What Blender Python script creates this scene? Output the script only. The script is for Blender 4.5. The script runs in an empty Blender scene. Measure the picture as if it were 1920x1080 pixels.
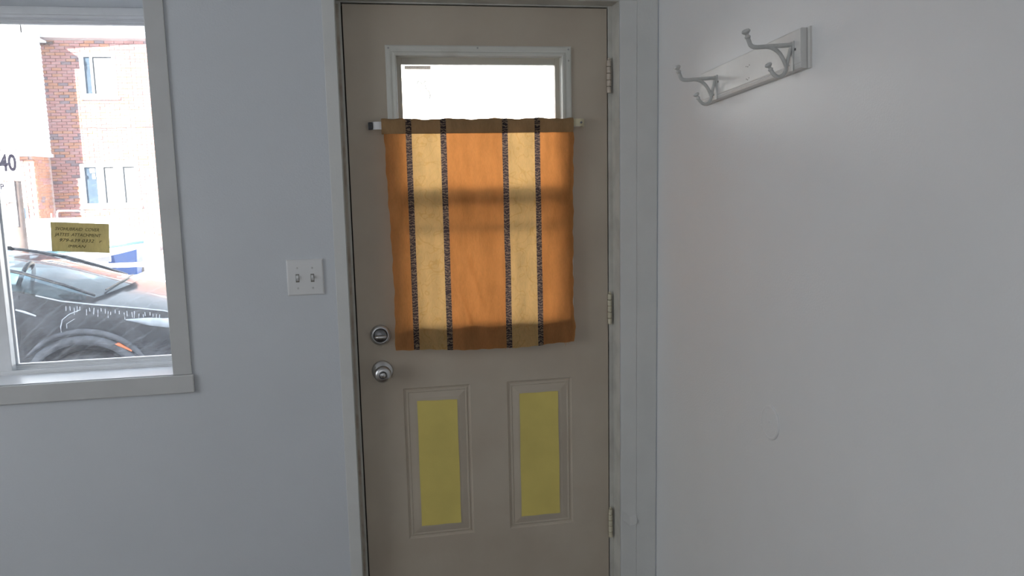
import bpy, bmesh, math, random
from mathutils import Vector, Matrix
S = bpy.context.scene
C = S.collection
random.seed(7)

# ------------------------------------------------------------------ camera
cam_d = bpy.data.cameras.new('camera'); cam = bpy.data.objects.new('camera', cam_d); C.objects.link(cam)
cam_d.sensor_width = 36.0; cam_d.lens = 36.0 * 1482.03 / 1920.0
cam_d.clip_start = 0.05; cam_d.clip_end = 300
F = Vector((0.18147452, 0.97357234, -0.13865026)); Rv = Vector((0.98231182, -0.18608138, -0.0209096)); U = Vector((0.04615724, 0.13240323, 0.99012065))
m = Matrix.Identity(4)
for i in range(3):
    m[i][0] = Rv[i]; m[i][1] = U[i]; m[i][2] = -F[i]
m.translation = Vector((0.03143, -2.47389, 1.51280))
cam.matrix_world = m
S.camera = cam

# ------------------------------------------------------------------ world, sun, daylight of the rear window, added side fill, exposure
w = bpy.data.worlds.new('sky'); S.world = w; w.use_nodes = True
bg = w.node_tree.nodes['Background']; bg.inputs[0].default_value = (0.72, 0.86, 1.0, 1); bg.inputs[1].default_value = 3.1
sun_d = bpy.data.lights.new('sun', 'SUN'); sun_d.energy = 40; sun_d.angle = math.radians(0.6); sun_d.color = (1.0, 0.95, 0.86)
sun = bpy.data.objects.new('sun', sun_d); C.objects.link(sun)
sun.rotation_euler = Vector((0.40, 0.77, -0.30)).to_track_quat('-Z', 'Y').to_euler()
sun.location = (-6, -10, 9)
rl_d = bpy.data.lights.new('rear_daylight', 'AREA'); rl_d.shape = 'RECTANGLE'; rl_d.size = 2.4; rl_d.size_y = 1.3
rl_d.energy = 10; rl_d.color = (0.93, 0.97, 1.0)
rl = bpy.data.objects.new('rear_daylight', rl_d); C.objects.link(rl)
rl.location = (-1.1, -5.36, 1.55); rl.rotation_euler = (math.radians(90), 0, 0)
sl_d = bpy.data.lights.new('side_fill', 'AREA'); sl_d.shape = 'RECTANGLE'; sl_d.size = 1.7; sl_d.size_y = 1.3  # fill lamp added to brighten the right wall
sl_d.energy = 31; sl_d.color = (0.92, 0.96, 1.0)
sl_ = bpy.data.objects.new('side_fill', sl_d); C.objects.link(sl_)
sl_.location = (-3.26, -1.9, 1.60); sl_.rotation_euler = (math.radians(90), 0, math.radians(-90))
S.view_settings.view_transform = 'Standard'; S.view_settings.look = 'None'
S.view_settings.exposure = 0.0; S.view_settings.gamma = 1.0; S.view_settings.use_curve_mapping = False

# ------------------------------------------------------------------ materials
def new_mat(name):
    mt = bpy.data.materials.new(name); mt.use_nodes = True
    nt = mt.node_tree
    return mt, nt, nt.nodes['Principled BSDF']

def paint(name, col, rough=0.6, var=0.06, scale=6.0, bump=0.0, bscale=180.0, metallic=0.0, col2=None, lo=0.35, hi=0.65, coat=0.0, detail=4.0):
    mt, nt, b = new_mat(name)
    N, L = nt.nodes, nt.links
    tc = N.new('ShaderNodeTexCoord')
    no = N.new('ShaderNodeTexNoise'); no.inputs['Scale'].default_value = scale; no.inputs['Detail'].default_value = detail
    L.new(tc.outputs['Object'], no.inputs['Vector'])
    rp = N.new('ShaderNodeValToRGB')
    c2 = col2 if col2 else tuple(c * (1 - var) for c in col)
    rp.color_ramp.elements[0].position = lo; rp.color_ramp.elements[1].position = hi
    rp.color_ramp.elements[0].color = (*c2, 1); rp.color_ramp.elements[1].color = (*col, 1)
    L.new(no.outputs['Fac'], rp.inputs['Fac']); L.new(rp.outputs['Color'], b.inputs['Base Color'])
    b.inputs['Roughness'].default_value = rough; b.inputs['Metallic'].default_value = metallic
    if coat: b.inputs['Coat Weight'].default_value = coat; b.inputs['Coat Roughness'].default_value = 0.08
    if bump:
        n2 = N.new('ShaderNodeTexNoise'); n2.inputs['Scale'].default_value = bscale; n2.inputs['Detail'].default_value = 3
        L.new(tc.outputs['Object'], n2.inputs['Vector'])
        bp = N.new('ShaderNodeBump'); bp.inputs['Strength'].default_value = bump; bp.inputs['Distance'].default_value = 0.002
        L.new(n2.outputs['Fac'], bp.inputs['Height']); L.new(bp.outputs['Normal'], b.inputs['Normal'])
    return mt

def cloth(name, col, tcol, trans, pattern=None, pcol=None, ptcol=None, wrinkle=0.9):
    mt, nt, b = new_mat(name)
    N, L = nt.nodes, nt.links
    N.remove(b)
    out = N['Material Output']
    tc = N.new('ShaderNodeTexCoord')
    df = N.new('ShaderNodeBsdfDiffuse'); tr = N.new('ShaderNodeBsdfTranslucent'); mx = N.new('ShaderNodeMixShader')
    mx.inputs[0].default_value = trans
    # weave: fine stretched noise in both directions
    mp = N.new('ShaderNodeMapping'); mp.inputs['Scale'].default_value = (900, 60, 90)
    L.new(tc.outputs['Object'], mp.inputs['Vector'])
    no = N.new('ShaderNodeTexNoise'); no.inputs['Scale'].default_value = 1.0; no.inputs['Detail'].default_value = 3
    L.new(mp.outputs['Vector'], no.inputs['Vector'])
    big = N.new('ShaderNodeTexNoise'); big.inputs['Scale'].default_value = 14.0; big.inputs['Detail'].default_value = 5
    mp2 = N.new('ShaderNodeMapping'); mp2.inputs['Scale'].default_value = (2.2, 1, 0.7)
    L.new(tc.outputs['Object'], mp2.inputs['Vector']); L.new(mp2.outputs['Vector'], big.inputs['Vector'])
    ad = N.new('ShaderNodeMath'); ad.operation = 'MULTIPLY_ADD'; ad.inputs[1].default_value = 0.45
    L.new(no.outputs['Fac'], ad.inputs[0])
    m2 = N.new('ShaderNodeMath'); m2.operation = 'MULTIPLY'; m2.inputs[1].default_value = 0.65
    L.new(big.outputs['Fac'], m2.inputs[0]); L.new(m2.outputs[0], ad.inputs[2])
    mr = N.new('ShaderNodeMapRange'); mr.inputs['From Min'].default_value = 0.35; mr.inputs['From Max'].default_value = 0.75
    mr.inputs['To Min'].default_value = 0.78; mr.inputs['To Max'].default_value = 1.12
    L.new(ad.outputs[0], mr.inputs['Value'])
    def shade(c, pc):
        src = None
        if pattern is not None:
            cm = N.new('ShaderNodeMix'); cm.data_type = 'RGBA'
            cm.inputs['A'].default_value = (*c, 1); cm.inputs['B'].default_value = (*pc, 1)
            L.new(patfac, cm.inputs['Factor']); src = cm.outputs['Result']
        mu = N.new('ShaderNodeMix'); mu.data_type = 'RGBA'; mu.blend_type = 'MULTIPLY'; mu.inputs['Factor'].default_value = 1
        if src: L.new(src, mu.inputs['A'])
        else: mu.inputs['A'].default_value = (*c, 1)
        L.new(mr.outputs['Result'], mu.inputs['B'])
        return mu.outputs['Result']
    if pattern == 'scroll':      # a running curl of thin lines on the ribbon
        wv = N.new('ShaderNodeTexWave'); wv.wave_type = 'RINGS'; wv.inputs['Scale'].default_value = 36; wv.inputs['Distortion'].default_value = 9
        wv.inputs['Detail'].default_value = 2; wv.inputs['Detail Scale'].default_value = 2.2
        L.new(tc.outputs['Object'], wv.inputs['Vector'])
        rr = N.new('ShaderNodeMapRange'); rr.inputs['From Min'].default_value = 0.62; rr.inputs['From Max'].default_value = 0.8
        L.new(wv.outputs['Fac'], rr.inputs['Value']); patfac = rr.outputs['Result']
    elif pattern == 'leaf':      # curling vine outlines
        dm = N.new('ShaderNodeTexNoise'); dm.inputs['Scale'].default_value = 24; dm.inputs['Detail'].default_value = 0.6; dm.inputs['Distortion'].default_value = 1.2
        L.new(tc.outputs['Object'], dm.inputs['Vector'])
        sb = N.new('ShaderNodeMath'); sb.operation = 'SUBTRACT'; sb.inputs[1].default_value = 0.52; L.new(dm.outputs['Fac'], sb.inputs[0])
        ab = N.new('ShaderNodeMath'); ab.operation = 'ABSOLUTE'; L.new(sb.outputs[0], ab.inputs[0])
        rr = N.new('ShaderNodeMapRange'); rr.inputs['From Min'].default_value = 0.008; rr.inputs['From Max'].default_value = 0.03
        rr.inputs['To Min'].default_value = 0.55; rr.inputs['To Max'].default_value = 0.0
        L.new(ab.outputs[0], rr.inputs['Value']); patfac = rr.outputs['Result']
    L.new(shade(col, pcol), df.inputs['Color']); L.new(shade(tcol, ptcol), tr.inputs['Color'])
    bp = N.new('ShaderNodeBump'); bp.inputs['Strength'].default_value = wrinkle; bp.inputs['Distance'].default_value = 0.006
    L.new(big.outputs['Fac'], bp.inputs['Height']); L.new(bp.outputs['Normal'], df.inputs['Normal']); L.new(bp.outputs['Normal'], tr.inputs['Normal'])
    L.new(df.outputs[0], mx.inputs[1]); L.new(tr.outputs[0], mx.inputs[2]); L.new(mx.outputs[0], out.inputs['Surface'])
    return mt

def glass(name, dirt=0.03, tint=(1, 1, 1), refl=0.06, scratch=0.0, scale=30):
    mt, nt, b = new_mat(name)
    N, L = nt.nodes, nt.links; N.remove(b); out = N['Material Output']
    tp = N.new('ShaderNodeBsdfTransparent'); tp.inputs[0].default_value = (*tint, 1)
    gl = N.new('ShaderNodeBsdfGlossy'); gl.inputs['Roughness'].default_value = 0.02
    lw = N.new('ShaderNodeFresnel'); lw.inputs['IOR'].default_value = 1.45
    m1 = N.new('ShaderNodeMixShader'); L.new(lw.outputs[0], m1.inputs[0])
    L.new(tp.outputs[0], m1.inputs[1]); L.new(gl.outputs[0], m1.inputs[2])
    tr = N.new('ShaderNodeBsdfTranslucent'); tr.inputs[0].default_value = (0.9, 0.92, 1.0, 1)
    tc = N.new('ShaderNodeTexCoord')
    no = N.new('ShaderNodeTexNoise'); no.inputs['Scale'].default_value = scale; no.inputs['Detail'].default_value = 6; no.inputs['Roughness'].default_value = 0.7
    mp = N.new('ShaderNodeMapping'); mp.inputs['Scale'].default_value = (1, 1, 2.5)
    L.new(tc.outputs['Object'], mp.inputs['Vector']); L.new(mp.outputs['Vector'], no.inputs['Vector'])
    mr = N.new('ShaderNodeMapRange'); mr.inputs['From Min'].default_value = 0.4; mr.inputs['From Max'].default_value = 0.75
    mr.inputs['To Min'].default_value = dirt * 0.4; mr.inputs['To Max'].default_value = dirt * 3.0
    L.new(no.outputs['Fac'], mr.inputs['Value'])
    fac = mr.outputs['Result']
    if scratch:
        wv = N.new('ShaderNodeTexWave'); wv.wave_type = 'RINGS'; wv.rings_direction = 'Y'; wv.inputs['Scale'].default_value = 9; wv.inputs['Distortion'].default_value = 3
        wv.inputs['Detail'].default_value = 3
        L.new(tc.outputs['Object'], wv.inputs['Vector'])
        r2 = N.new('ShaderNodeMapRange'); r2.inputs['From Min'].default_value = 0.93; r2.inputs['From Max'].default_value = 1.0
        r2.inputs['To Max'].default_value = scratch
        L.new(wv.outputs['Fac'], r2.inputs['Value'])
        ad = N.new('ShaderNodeMath'); ad.operation = 'ADD'; L.new(fac, ad.inputs[0]); L.new(r2.outputs['Result'], ad.inputs[1]); fac = ad.outputs[0]
    m2 = N.new('ShaderNodeMixShader'); L.new(fac, m2.inputs[0])
    L.new(m1.outputs[0], m2.inputs[1]); L.new(tr.outputs[0], m2.inputs[2])
    L.new(m2.outputs[0], out.inputs['Surface'])
    return mt

M = {}
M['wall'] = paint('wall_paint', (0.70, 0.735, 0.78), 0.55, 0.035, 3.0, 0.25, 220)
M['wall_lit'] = paint('wall_paint_side', (0.83, 0.835, 0.84), 0.5, 0.03, 2.5, 0.25, 220)  # paler than the front wall, putting the right wall's brighter light into colour
M['ceil'] = paint('ceiling_paint', (0.8, 0.8, 0.79), 0.8, 0.03)
M['floor'] = paint('floor_wood', (0.14, 0.10, 0.07), 0.4, 0.3, 5.0)
M['trim'] = paint('trim_paint', (0.74, 0.75, 0.74), 0.42, 0.05, 9.0, 0.15, 120)
M['jamb'] = paint('jamb_paint', (0.66, 0.65, 0.60), 0.45, 0.18, 14.0)
M['jamb_worn'] = paint('jamb_paint_worn', (0.55, 0.51, 0.44), 0.5, col2=(0.36, 0.27, 0.20), scale=16.0, lo=0.3, hi=0.55)
M['gap'] = paint('weather_strip', (0.035, 0.03, 0.025), 0.8)
M['door'] = paint('door_paint', (0.55, 0.485, 0.395), 0.5, col2=(0.50, 0.43, 0.345), scale=5.0, lo=0.3, hi=0.6, bump=0.12, bscale=90)
M['lite'] = paint('lite_frame_paint', (0.70, 0.70, 0.65), 0.4, col2=(0.60, 0.58, 0.52), scale=11.0, lo=0.25, hi=0.45)
M['vinyl_tan'] = paint('lite_sash_vinyl', (0.56, 0.53, 0.46), 0.45, 0.08)
M['vinyl'] = paint('window_vinyl', (0.86, 0.88, 0.91), 0.35, 0.05, 20)
M['sill'] = paint('sill_paint', (0.86, 0.88, 0.93), 0.35, 0.04, 12)
M['apron'] = paint('apron_paint', (0.64, 0.65, 0.655), 0.5, 0.06, 10)
M['steel'] = paint('satin_nickel', (0.62, 0.62, 0.63), 0.28, 0.1, 40, metallic=1.0)
M['steel_dark'] = paint('dark_nickel', (0.22, 0.22, 0.23), 0.3, 0.1, 40, metallic=1.0)
M['hinge'] = paint('hinge_paint', (0.70, 0.62, 0.53), 0.45, 0.15, 60)
M['hinge2'] = paint('hinge_paint_cream', (0.72, 0.67, 0.52), 0.45, 0.15, 60)
M['hinge_leaf'] = paint('hinge_leaf_brown', (0.16, 0.12, 0.09), 0.5)
M['yellow'] = paint('yellow_card', (0.80, 0.66, 0.19), 0.75, 0.10, 7, 0.2, 300)
M['plate'] = paint('switch_plastic', (0.80, 0.81, 0.82), 0.35, 0.03)
M['plate_screw'] = paint('plate_screw', (0.62, 0.62, 0.62), 0.35, 0.1)
M['slot'] = paint('switch_slot', (0.25, 0.24, 0.22), 0.6)
M['screw'] = paint('screw_head', (0.45, 0.45, 0.44), 0.4, metallic=0.6)
M['rack'] = paint('rack_paint', (0.74, 0.735, 0.72), 0.45, 0.05, 25)
M['hook'] = paint('hook_paint', (0.62, 0.63, 0.62), 0.35, 0.12, 60)
M['rod_white'] = paint('rod_white', (0.80, 0.80, 0.82), 0.35, 0.04)
M['rod_cream'] = paint('rod_cream', (0.72, 0.66, 0.46), 0.4, 0.15, 30)
M['black'] = paint('black_plastic', (0.025, 0.025, 0.03), 0.4)
M['ink'] = paint('pen_ink', (0.10, 0.09, 0.05), 0.8)
M['note'] = cloth('sticky_note', (0.66, 0.60, 0.34), (0.70, 0.62, 0.36), 0.42, wrinkle=0.1)
M['cl_orange'] = cloth('curtain_ochre', (0.45, 0.24, 0.10), (0.94, 0.355, 0.095), 0.43)
M['cl_cream'] = cloth('curtain_cream', (0.58, 0.43, 0.20), (0.97, 0.58, 0.22), 0.46, 'leaf', (0.48, 0.30, 0.10), (0.85, 0.45, 0.12))
M['cl_ribbon'] = cloth('curtain_ribbon', (0.045, 0.035, 0.04), (0.16, 0.11, 0.10), 0.35, 'scroll', (0.38, 0.28, 0.19), (0.30, 0.20, 0.15), 0.2)
M['cl_pocket'] = cloth('curtain_pocket', (0.42, 0.27, 0.14), (0.60, 0.34, 0.14), 0.20)
M['pane'] = glass('window_glass_dusty', 0.024, scratch=0.025, scale=130)
M['pane_door'] = glass('door_glass', 0.012)
M['screen'] = glass('insect_screen', 0.05, tint=(0.88, 0.88, 0.88))
M['frost'] = paint('frosted_pane', (0.85, 0.88, 0.9), 0.6)
# outdoors
M['snow'] = paint('snow', (0.86, 0.88, 0.92), 0.7, 0.06, 1.5, 0.6, 6)
M['asphalt'] = paint('wet_road', (0.10, 0.10, 0.11), 0.35, col2=(0.35, 0.35, 0.37), scale=0.7, lo=0.35, hi=0.7)
M['brick'] = paint('brick_red', (0.36, 0.19, 0.175), 0.85, 0.3, 3.0)
M['brick_b'] = paint('brick_orange', (0.38, 0.19, 0.12), 0.85, 0.3, 3.0)
M['brick_c'] = paint('brick_grey', (0.20, 0.15, 0.16), 0.85, 0.3, 3.0)
M['mortar'] = paint('mortar', (0.40, 0.31, 0.29), 0.9, 0.2, 3.0)
M['siding'] = paint('white_siding', (0.82, 0.83, 0.84), 0.5, 0.04)
M['house_white'] = paint('house_white', (0.80, 0.81, 0.82), 0.5, 0.04)
M['soffit'] = paint('soffit', (0.74, 0.80, 0.86), 0.5, 0.04)
M['stucco'] = paint('cream_stucco', (0.78, 0.74, 0.66), 0.85, 0.08, 4)
M['h_glass'] = paint('house_glass', (0.04, 0.06, 0.085), 0.08, 0.35, 2.0)
M['blind'] = paint('house_blind', (0.055, 0.06, 0.066), 0.5, 0.1)
M['wood'] = paint('pole_wood', (0.12, 0.09, 0.08), 0.85, 0.3, 8)
M['sign'] = paint('sign_white', (0.60, 0.60, 0.62), 0.4, 0.03)
M['sign_ink'] = paint('sign_ink', (0.008, 0.007, 0.012), 1.0); M['sign_ink'].node_tree.nodes['Principled BSDF'].inputs['Specular IOR Level'].default_value = 0.0
M['bin'] = paint('bin_blue', (0.03, 0.085, 0.26), 0.4, 0.15, 4)
M['gel'] = paint('boat_white', (0.83, 0.85, 0.87), 0.25, 0.03, coat=0.5)
M['gel_blue'] = paint('boat_stripe', (0.08, 0.19, 0.23), 0.3, 0.08)
M['chrome'] = paint('rail_white', (0.85, 0.86, 0.88), 0.25)
M['car'] = paint('car_black', (0.009, 0.010, 0.013), 0.35, col2=(0.05, 0.05, 0.055), scale=9, lo=0.36, hi=0.60, coat=0.35, detail=10)
M['car_low'] = paint('car_salted', (0.12, 0.125, 0.14), 0.6, col2=(0.05, 0.05, 0.055), scale=16, lo=0.35, hi=0.65, detail=9)
M['car_black'] = paint('car_trim', (0.02, 0.02, 0.022), 0.5, 0.3, 10)
M['car_glass'] = glass('car_glass', 0.03, tint=(0.62, 0.78, 0.86))
M['tire'] = paint('tyre_rubber', (0.03, 0.03, 0.033), 0.8, col2=(0.09, 0.09, 0.09), scale=30)
M['lamp_glass'] = paint('headlamp', (0.55, 0.58, 0.62), 0.12, 0.35, 12, coat=1.0)
M['amber'] = paint('amber_marker', (0.85, 0.22, 0.08), 0.25, 0.1)
M['seat'] = paint('car_seat', (0.42, 0.42, 0.44), 0.7)
M['alloy'] = paint('alloy', (0.45, 0.45, 0.47), 0.35, 0.2, metallic=0.8)
M['salt'] = paint('salt_streak', (0.62, 0.64, 0.68), 0.8, 0.2, 40)  # salt colour, also used to paint the hood-edge highlight

# ------------------------------------------------------------------ mesh helpers
class MB:
    def __init__(s): s.v = []; s.f = []
    def quad(s, a, b, c, d):
        n = len(s.v); s.v += [tuple(a), tuple(b), tuple(c), tuple(d)]; s.f.append((n, n+1, n+2, n+3)); return s
    def box(s, x0, x1, y0, y1, z0, z1):
        n = len(s.v)
        s.v += [(x0,y0,z0),(x1,y0,z0),(x1,y1,z0),(x0,y1,z0),(x0,y0,z1),(x1,y0,z1),(x1,y1,z1),(x0,y1,z1)]
        s.f += [tuple(n+i for i in q) for q in ((0,3,2,1),(4,5,6,7),(0,1,5,4),(1,2,6,5),(2,3,7,6),(3,0,4,7))]; return s
    def frame(s, x0, x1, z0, z1, wl, wr, wb, wt, y0, y1):        # four mitre-less rails
        s.box(x0, x0+wl, y0, y1, z0, z1); s.box(x1-wr, x1, y0, y1, z0, z1)
        s.box(x0+wl, x1-wr, y0, y1, z0, z0+wb); s.box(x0+wl, x1-wr, y0, y1, z1-wt, z1); return s
    def tube(s, pts, rad, seg=10, caps=True):
        pts = [Vector(p) for p in pts]; n0 = len(s.v); k = len(pts)
        if not isinstance(rad, (list, tuple)): rad = [rad]*k
        t0 = (pts[1]-pts[0]).normalized()
        ref = Vector((0,0,1)) if abs(t0.z) < 0.9 else Vector((0,1,0))
        nrm = t0.cross(ref).normalized()
        for i, p in enumerate(pts):
            t = (pts[min(i+1,k-1)]-pts[max(i-1,0)]).normalized()
            nrm = (nrm - t*nrm.dot(t)).normalized(); bn = t.cross(nrm)
            for j in range(seg):
                a = 2*math.pi*j/seg
                s.v.append(tuple(p + (nrm*math.cos(a)+bn*math.sin(a))*rad[i]))
        for i in range(k-1):
            for j in range(seg):
                a = n0+i*seg+j; b = n0+i*seg+(j+1)%seg
                s.f.append((a, b, b+seg, a+seg))
        if caps:
            s.f.append(tuple(n0+j for j in range(seg))[::-1]); s.f.append(tuple(n0+(k-1)*seg+j for j in range(seg)))
        return s
    def lathe(s, c, axis, prof, seg=32):      # prof: (radius, distance along axis)
        axis = Vector(axis).normalized(); ref = Vector((0,0,1)) if abs(axis.z) < 0.9 else Vector((1,0,0))
        u = axis.cross(ref).normalized(); v = axis.cross(u); c = Vector(c); n0 = len(s.v)
        for r, d in prof:
            for j in range(seg):
                a = 2*math.pi*j/seg; s.v.append(tuple(c+axis*d+(u*math.cos(a)+v*math.sin(a))*r))
        for i in range(len(prof)-1):
            for j in range(seg):
                a = n0+i*seg+j; b = n0+i*seg+(j+1)%seg; s.f.append((a,b,b+seg,a+seg))
        s.f.append(tuple(n0+j for j in range(seg))[::-1]); s.f.append(tuple(n0+(len(prof)-1)*seg+j for j in range(seg)))
        return s
    def sheet(s, x0, x1, z0, z1, y0, y1, holes):   # a slab in the xz plane with rectangular holes
        xs = sorted({x0, x1, *[h[0] for h in holes], *[h[1] for h in holes]}); zs = sorted({z0, z1, *[h[2] for h in holes], *[h[3] for h in holes]})
        xs = [x for x in xs if x0 <= x <= x1]; zs = [z for z in zs if z0 <= z <= z1]
        inh = lambda x, z: any(h[0] < x < h[1] and h[2] < z < h[3] for h in holes)
        for i in range(len(xs)-1):
            for j in range(len(zs)-1):
                if inh((xs[i]+xs[i+1])/2, (zs[j]+zs[j+1])/2): continue
                a, b, c, d = xs[i], xs[i+1], zs[j], zs[j+1]
                s.quad((a,y0,c),(b,y0,c),(b,y0,d),(a,y0,d)); s.quad((b,y1,c),(a,y1,c),(a,y1,d),(b,y1,d))
        def rim(a, b, c, d, inv):
            for p, q in (((a,c),(b,c)),((b,c),(b,d)),((b,d),(a,d)),((a,d),(a,c))):
                P = [(p[0],y1,p[1]),(q[0],y1,q[1]),(q[0],y0,q[1]),(p[0],y0,p[1])]
                s.quad(*(P if not inv else P[::-1]))
        rim(x0,x1,z0,z1,False)
        for h in holes: rim(*h, True)
        return s

WL = {}
def link(name, me, mat, parent=None, smooth=False, bevel=0.0):
    o = bpy.data.objects.new(name, me); C.objects.link(o)
    if mat is not None: me.materials.append(mat)
    if smooth:
        for p in me.polygons: p.use_smooth = True
    if bevel:
        b = o.modifiers.new('bevel', 'BEVEL'); b.width = bevel; b.segments = 2; b.limit_method = 'ANGLE'; b.angle_limit = math.radians(40)
    if parent is not None:
        o.parent = parent
        if parent.name in WL: o.matrix_parent_inverse = Matrix.Translation(-WL[parent.name])
    return o
def build(name, mb, mat, parent=None, smooth=False, bevel=0.0, weld=False):
    me = bpy.data.meshes.new(name); me.from_pydata(mb.v, [], mb.f); me.update()
    bm = bmesh.new(); bm.from_mesh(me)
    if weld: bmesh.ops.remove_doubles(bm, verts=bm.verts, dist=1e-5)
    bmesh.ops.recalc_face_normals(bm, faces=bm.faces); bm.to_mesh(me); bm.free()
    return link(name, me, mat, parent, smooth, bevel)
def empty(name, loc):
    o = bpy.data.objects.new(name, None); C.objects.link(o); o.location = loc; o.empty_display_size = 0.05
    WL[o.name] = Vector(loc); return o
def tag(o, label, cat, group=None, kind=None):
    o['label'] = label; o['category'] = cat
    if group: o['group'] = group
    if kind: o['kind'] = kind
    return o
def struct(o, label, cat): return tag(o, label, cat, kind='structure')
def lettering(name, body, size, mat, parent, origin, right, up, depth=0.0004, align='LEFT', shear=0.0, mirror=False, width=None, bold=0.0):
    cu = bpy.data.curves.new(name, 'FONT'); cu.body = body; cu.size = size; cu.extrude = depth; cu.align_x = align; cu.shear = shear; cu.resolution_u = 3; cu.offset = bold
    t = bpy.data.objects.new(name+'_tmp', cu); C.objects.link(t)
    dg = bpy.context.evaluated_depsgraph_get(); me = bpy.data.meshes.new_from_object(t.evaluated_get(dg))
    bpy.data.objects.remove(t)
    right = Vector(right).normalized(); up = Vector(up).normalized(); nrm = right.cross(up); org = Vector(origin)
    sx = 1.0
    if width:
        xs = [v.co.x for v in me.vertices]; sx = width/(max(xs)-min(xs))
    for v in me.vertices:
        x, y, z = v.co; v.co = org + right*(x*sx*(-1 if mirror else 1)) + up*y + nrm*z
    me.name = name
    return link(name, me, mat, parent)

# ------------------------------------------------------------------ the room
W0, W1 = -0.07, 0.13            # front wall: room face, street face
XL, XR, YB, ZC = -3.4, 0.9587, -5.5, 2.42
DX0, DX1, DZ = -0.0205, 0.8325, 2.040
WX0, WX1, WZ0, WZ1 = -1.50, -0.5338, 0.961, 2.020
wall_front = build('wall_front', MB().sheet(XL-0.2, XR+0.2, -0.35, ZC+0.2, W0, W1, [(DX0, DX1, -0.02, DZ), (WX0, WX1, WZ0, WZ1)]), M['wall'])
struct(wall_front, 'grey-white painted front wall around door and window', 'wall')
struct(build('wall_right', MB().box(XR, XR+0.15, YB, W0, -0.02, ZC), M['wall_lit']), 'side wall with light put into its pale colour, carrying the hook rack', 'wall')
wl = MB(); wl.box(XL-0.15, XL, YB, -2.8, -0.02, ZC); wl.box(XL-0.15, XL, -1.0, W0, -0.02, ZC); wl.box(XL-0.15, XL, -2.8, -1.0, -0.02, 0.85); wl.box(XL-0.15, XL, -2.8, -1.0, 2.25, ZC)
struct(build('wall_left', wl, M['wall_lit']), 'pale painted wall with an added window at the far side of the room', 'wall')
w3 = MB(); w3.box(XL-0.10, XL-0.03, -2.8, -2.74, 0.85, 2.25); w3.box(XL-0.10, XL-0.03, -1.06, -1.0, 0.85, 2.25); w3.box(XL-0.10, XL-0.03, -2.74, -1.06, 0.85, 0.91); w3.box(XL-0.10, XL-0.03, -2.74, -1.06, 2.19, 2.25)
w3 = build('side_fill_window', w3, M['vinyl']); struct(w3, 'unseen side window with white frame, added for the side fill light', 'window')  # unseen window added to go with the side fill lamp
build('pane', MB().box(XL-0.075, XL-0.07, -2.74, -1.06, 0.91, 2.19), M['frost'], w3)
struct(build('wall_back', MB().sheet(XL-0.15, XR+0.15, -0.02, ZC, YB-0.15, YB, [(-2.35, 0.15, 0.85, 2.25)]), M['wall_lit']), 'pale painted rear wall with a wide window', 'wall')
struct(build('floor', MB().box(XL-0.15, XR+0.15, YB-0.15, W1, -0.12, -0.02), M['floor']), 'brown wooden floor of the room', 'floor')
struct(build('ceiling', MB().box(XL-0.15, XR+0.15, YB-0.15, W0, ZC, ZC+0.1), M['ceil']), 'white painted ceiling', 'ceiling')
struct(build('roof_shade_block', MB().box(-9, 9, YB-0.15, W1, ZC+0.2, 3.4), M['stucco']), 'unseen roof block above the room, sized to shade the street', 'wall')  # unseen block, height and width chosen to shadow car and street
w2 = build('window_2', MB().frame(-2.35, 0.15, 0.85, 2.25, .06, .06, .06, .06, YB-0.10, YB-0.03), M['vinyl'])
struct(w2, 'wide rear window with white frame', 'window')
build('pane', MB().box(-2.29, 0.09, YB-0.075, YB-0.07, 0.91, 2.19), M['frost'], w2)

# door casing: left board, head board, two right boards down to the corner
t1 = build('trim_1', MB().box(-0.0565, DX0, W0-0.0035, W0, -0.02, DZ+0.055), M['trim'], bevel=0.0012)
struct(t1, 'narrow white casing board on the knob side of the door', 'trim')
t2 = build('trim_2', MB().box(DX1, 0.8866, W0-0.004, W0, -0.02, DZ), M['trim'], bevel=0.0015)
struct(t2, 'white casing board on the hinge side of the door', 'trim')
t3 = build('trim_3', MB().box(0.8866, XR-0.004, W0-0.0028, W0, -0.02, DZ+0.055), M['trim'], bevel=0.001)
struct(t3, 'white filler board between door casing and room corner', 'trim')
t4 = build('trim_4', MB().box(DX0, 0.8866, W0-0.004, W0, DZ, DZ+0.055), M['trim'], bevel=0.0015)
struct(t4, 'white casing board over the door', 'trim')
# a curl of torn paint tape peeling from the hinge-side casing
pf = MB(); y = W0-0.0045
P = [(0.838,0.372),(0.848,0.366),(0.862,0.350),(0.872,0.352),(0.886,0.357)]
for i in range(len(P)-1):
    a, b = P[i], P[i+1]
    pf.quad((a[0],y-0.0005,a[1]+0.03),(b[0],y-0.0005,b[1]+0.03),(b[0],y-0.004,b[1]),(a[0],y-0.004,a[1]))
    pf.quad((a[0],y+0.0004,a[1]+0.03),(b[0],y+0.0004,b[1]+0.03),(b[0],y-0.003,b[1]),(a[0],y-0.003,a[1]))
build('torn_paint_flap', pf, M['trim'], t2)
# door frame set back in the wall, with brick-mould behind
jm = MB()
jm.box(DX0-0.02, -0.004, 0.0, 0.125, -0.02, 2.034+0.03); jm.box(0.817, DX1+0.02, 0.0, 0.125, -0.02, 2.034+0.03); jm.box(-0.004, 0.817, 0.0, 0.125, 2.034, 2.034+0.03)
t5 = build('trim_5', jm, M['jamb'], bevel=0.0008); struct(t5, 'painted door frame set back in the wall', 'door frame')
st = MB(); st.box(-0.004, 0.012, 0.048, 0.09, -0.02, 2.034); st.box(0.801, 0.817, 0.048, 0.09, -0.02, 2.034); st.box(0.012, 0.801, 0.048, 0.09, 2.018, 2.034)
build('weather_strip', st, M['gap'], t5)
build('worn_edge', MB().box(-0.0185, -0.0105, -0.0012, 0.0, -0.02, 2.03), M['jamb_worn'], t5)
build('threshold', MB().box(-0.004, 0.817, -0.06, 0.12, -0.02, -0.004), M['steel'], t5)
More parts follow.
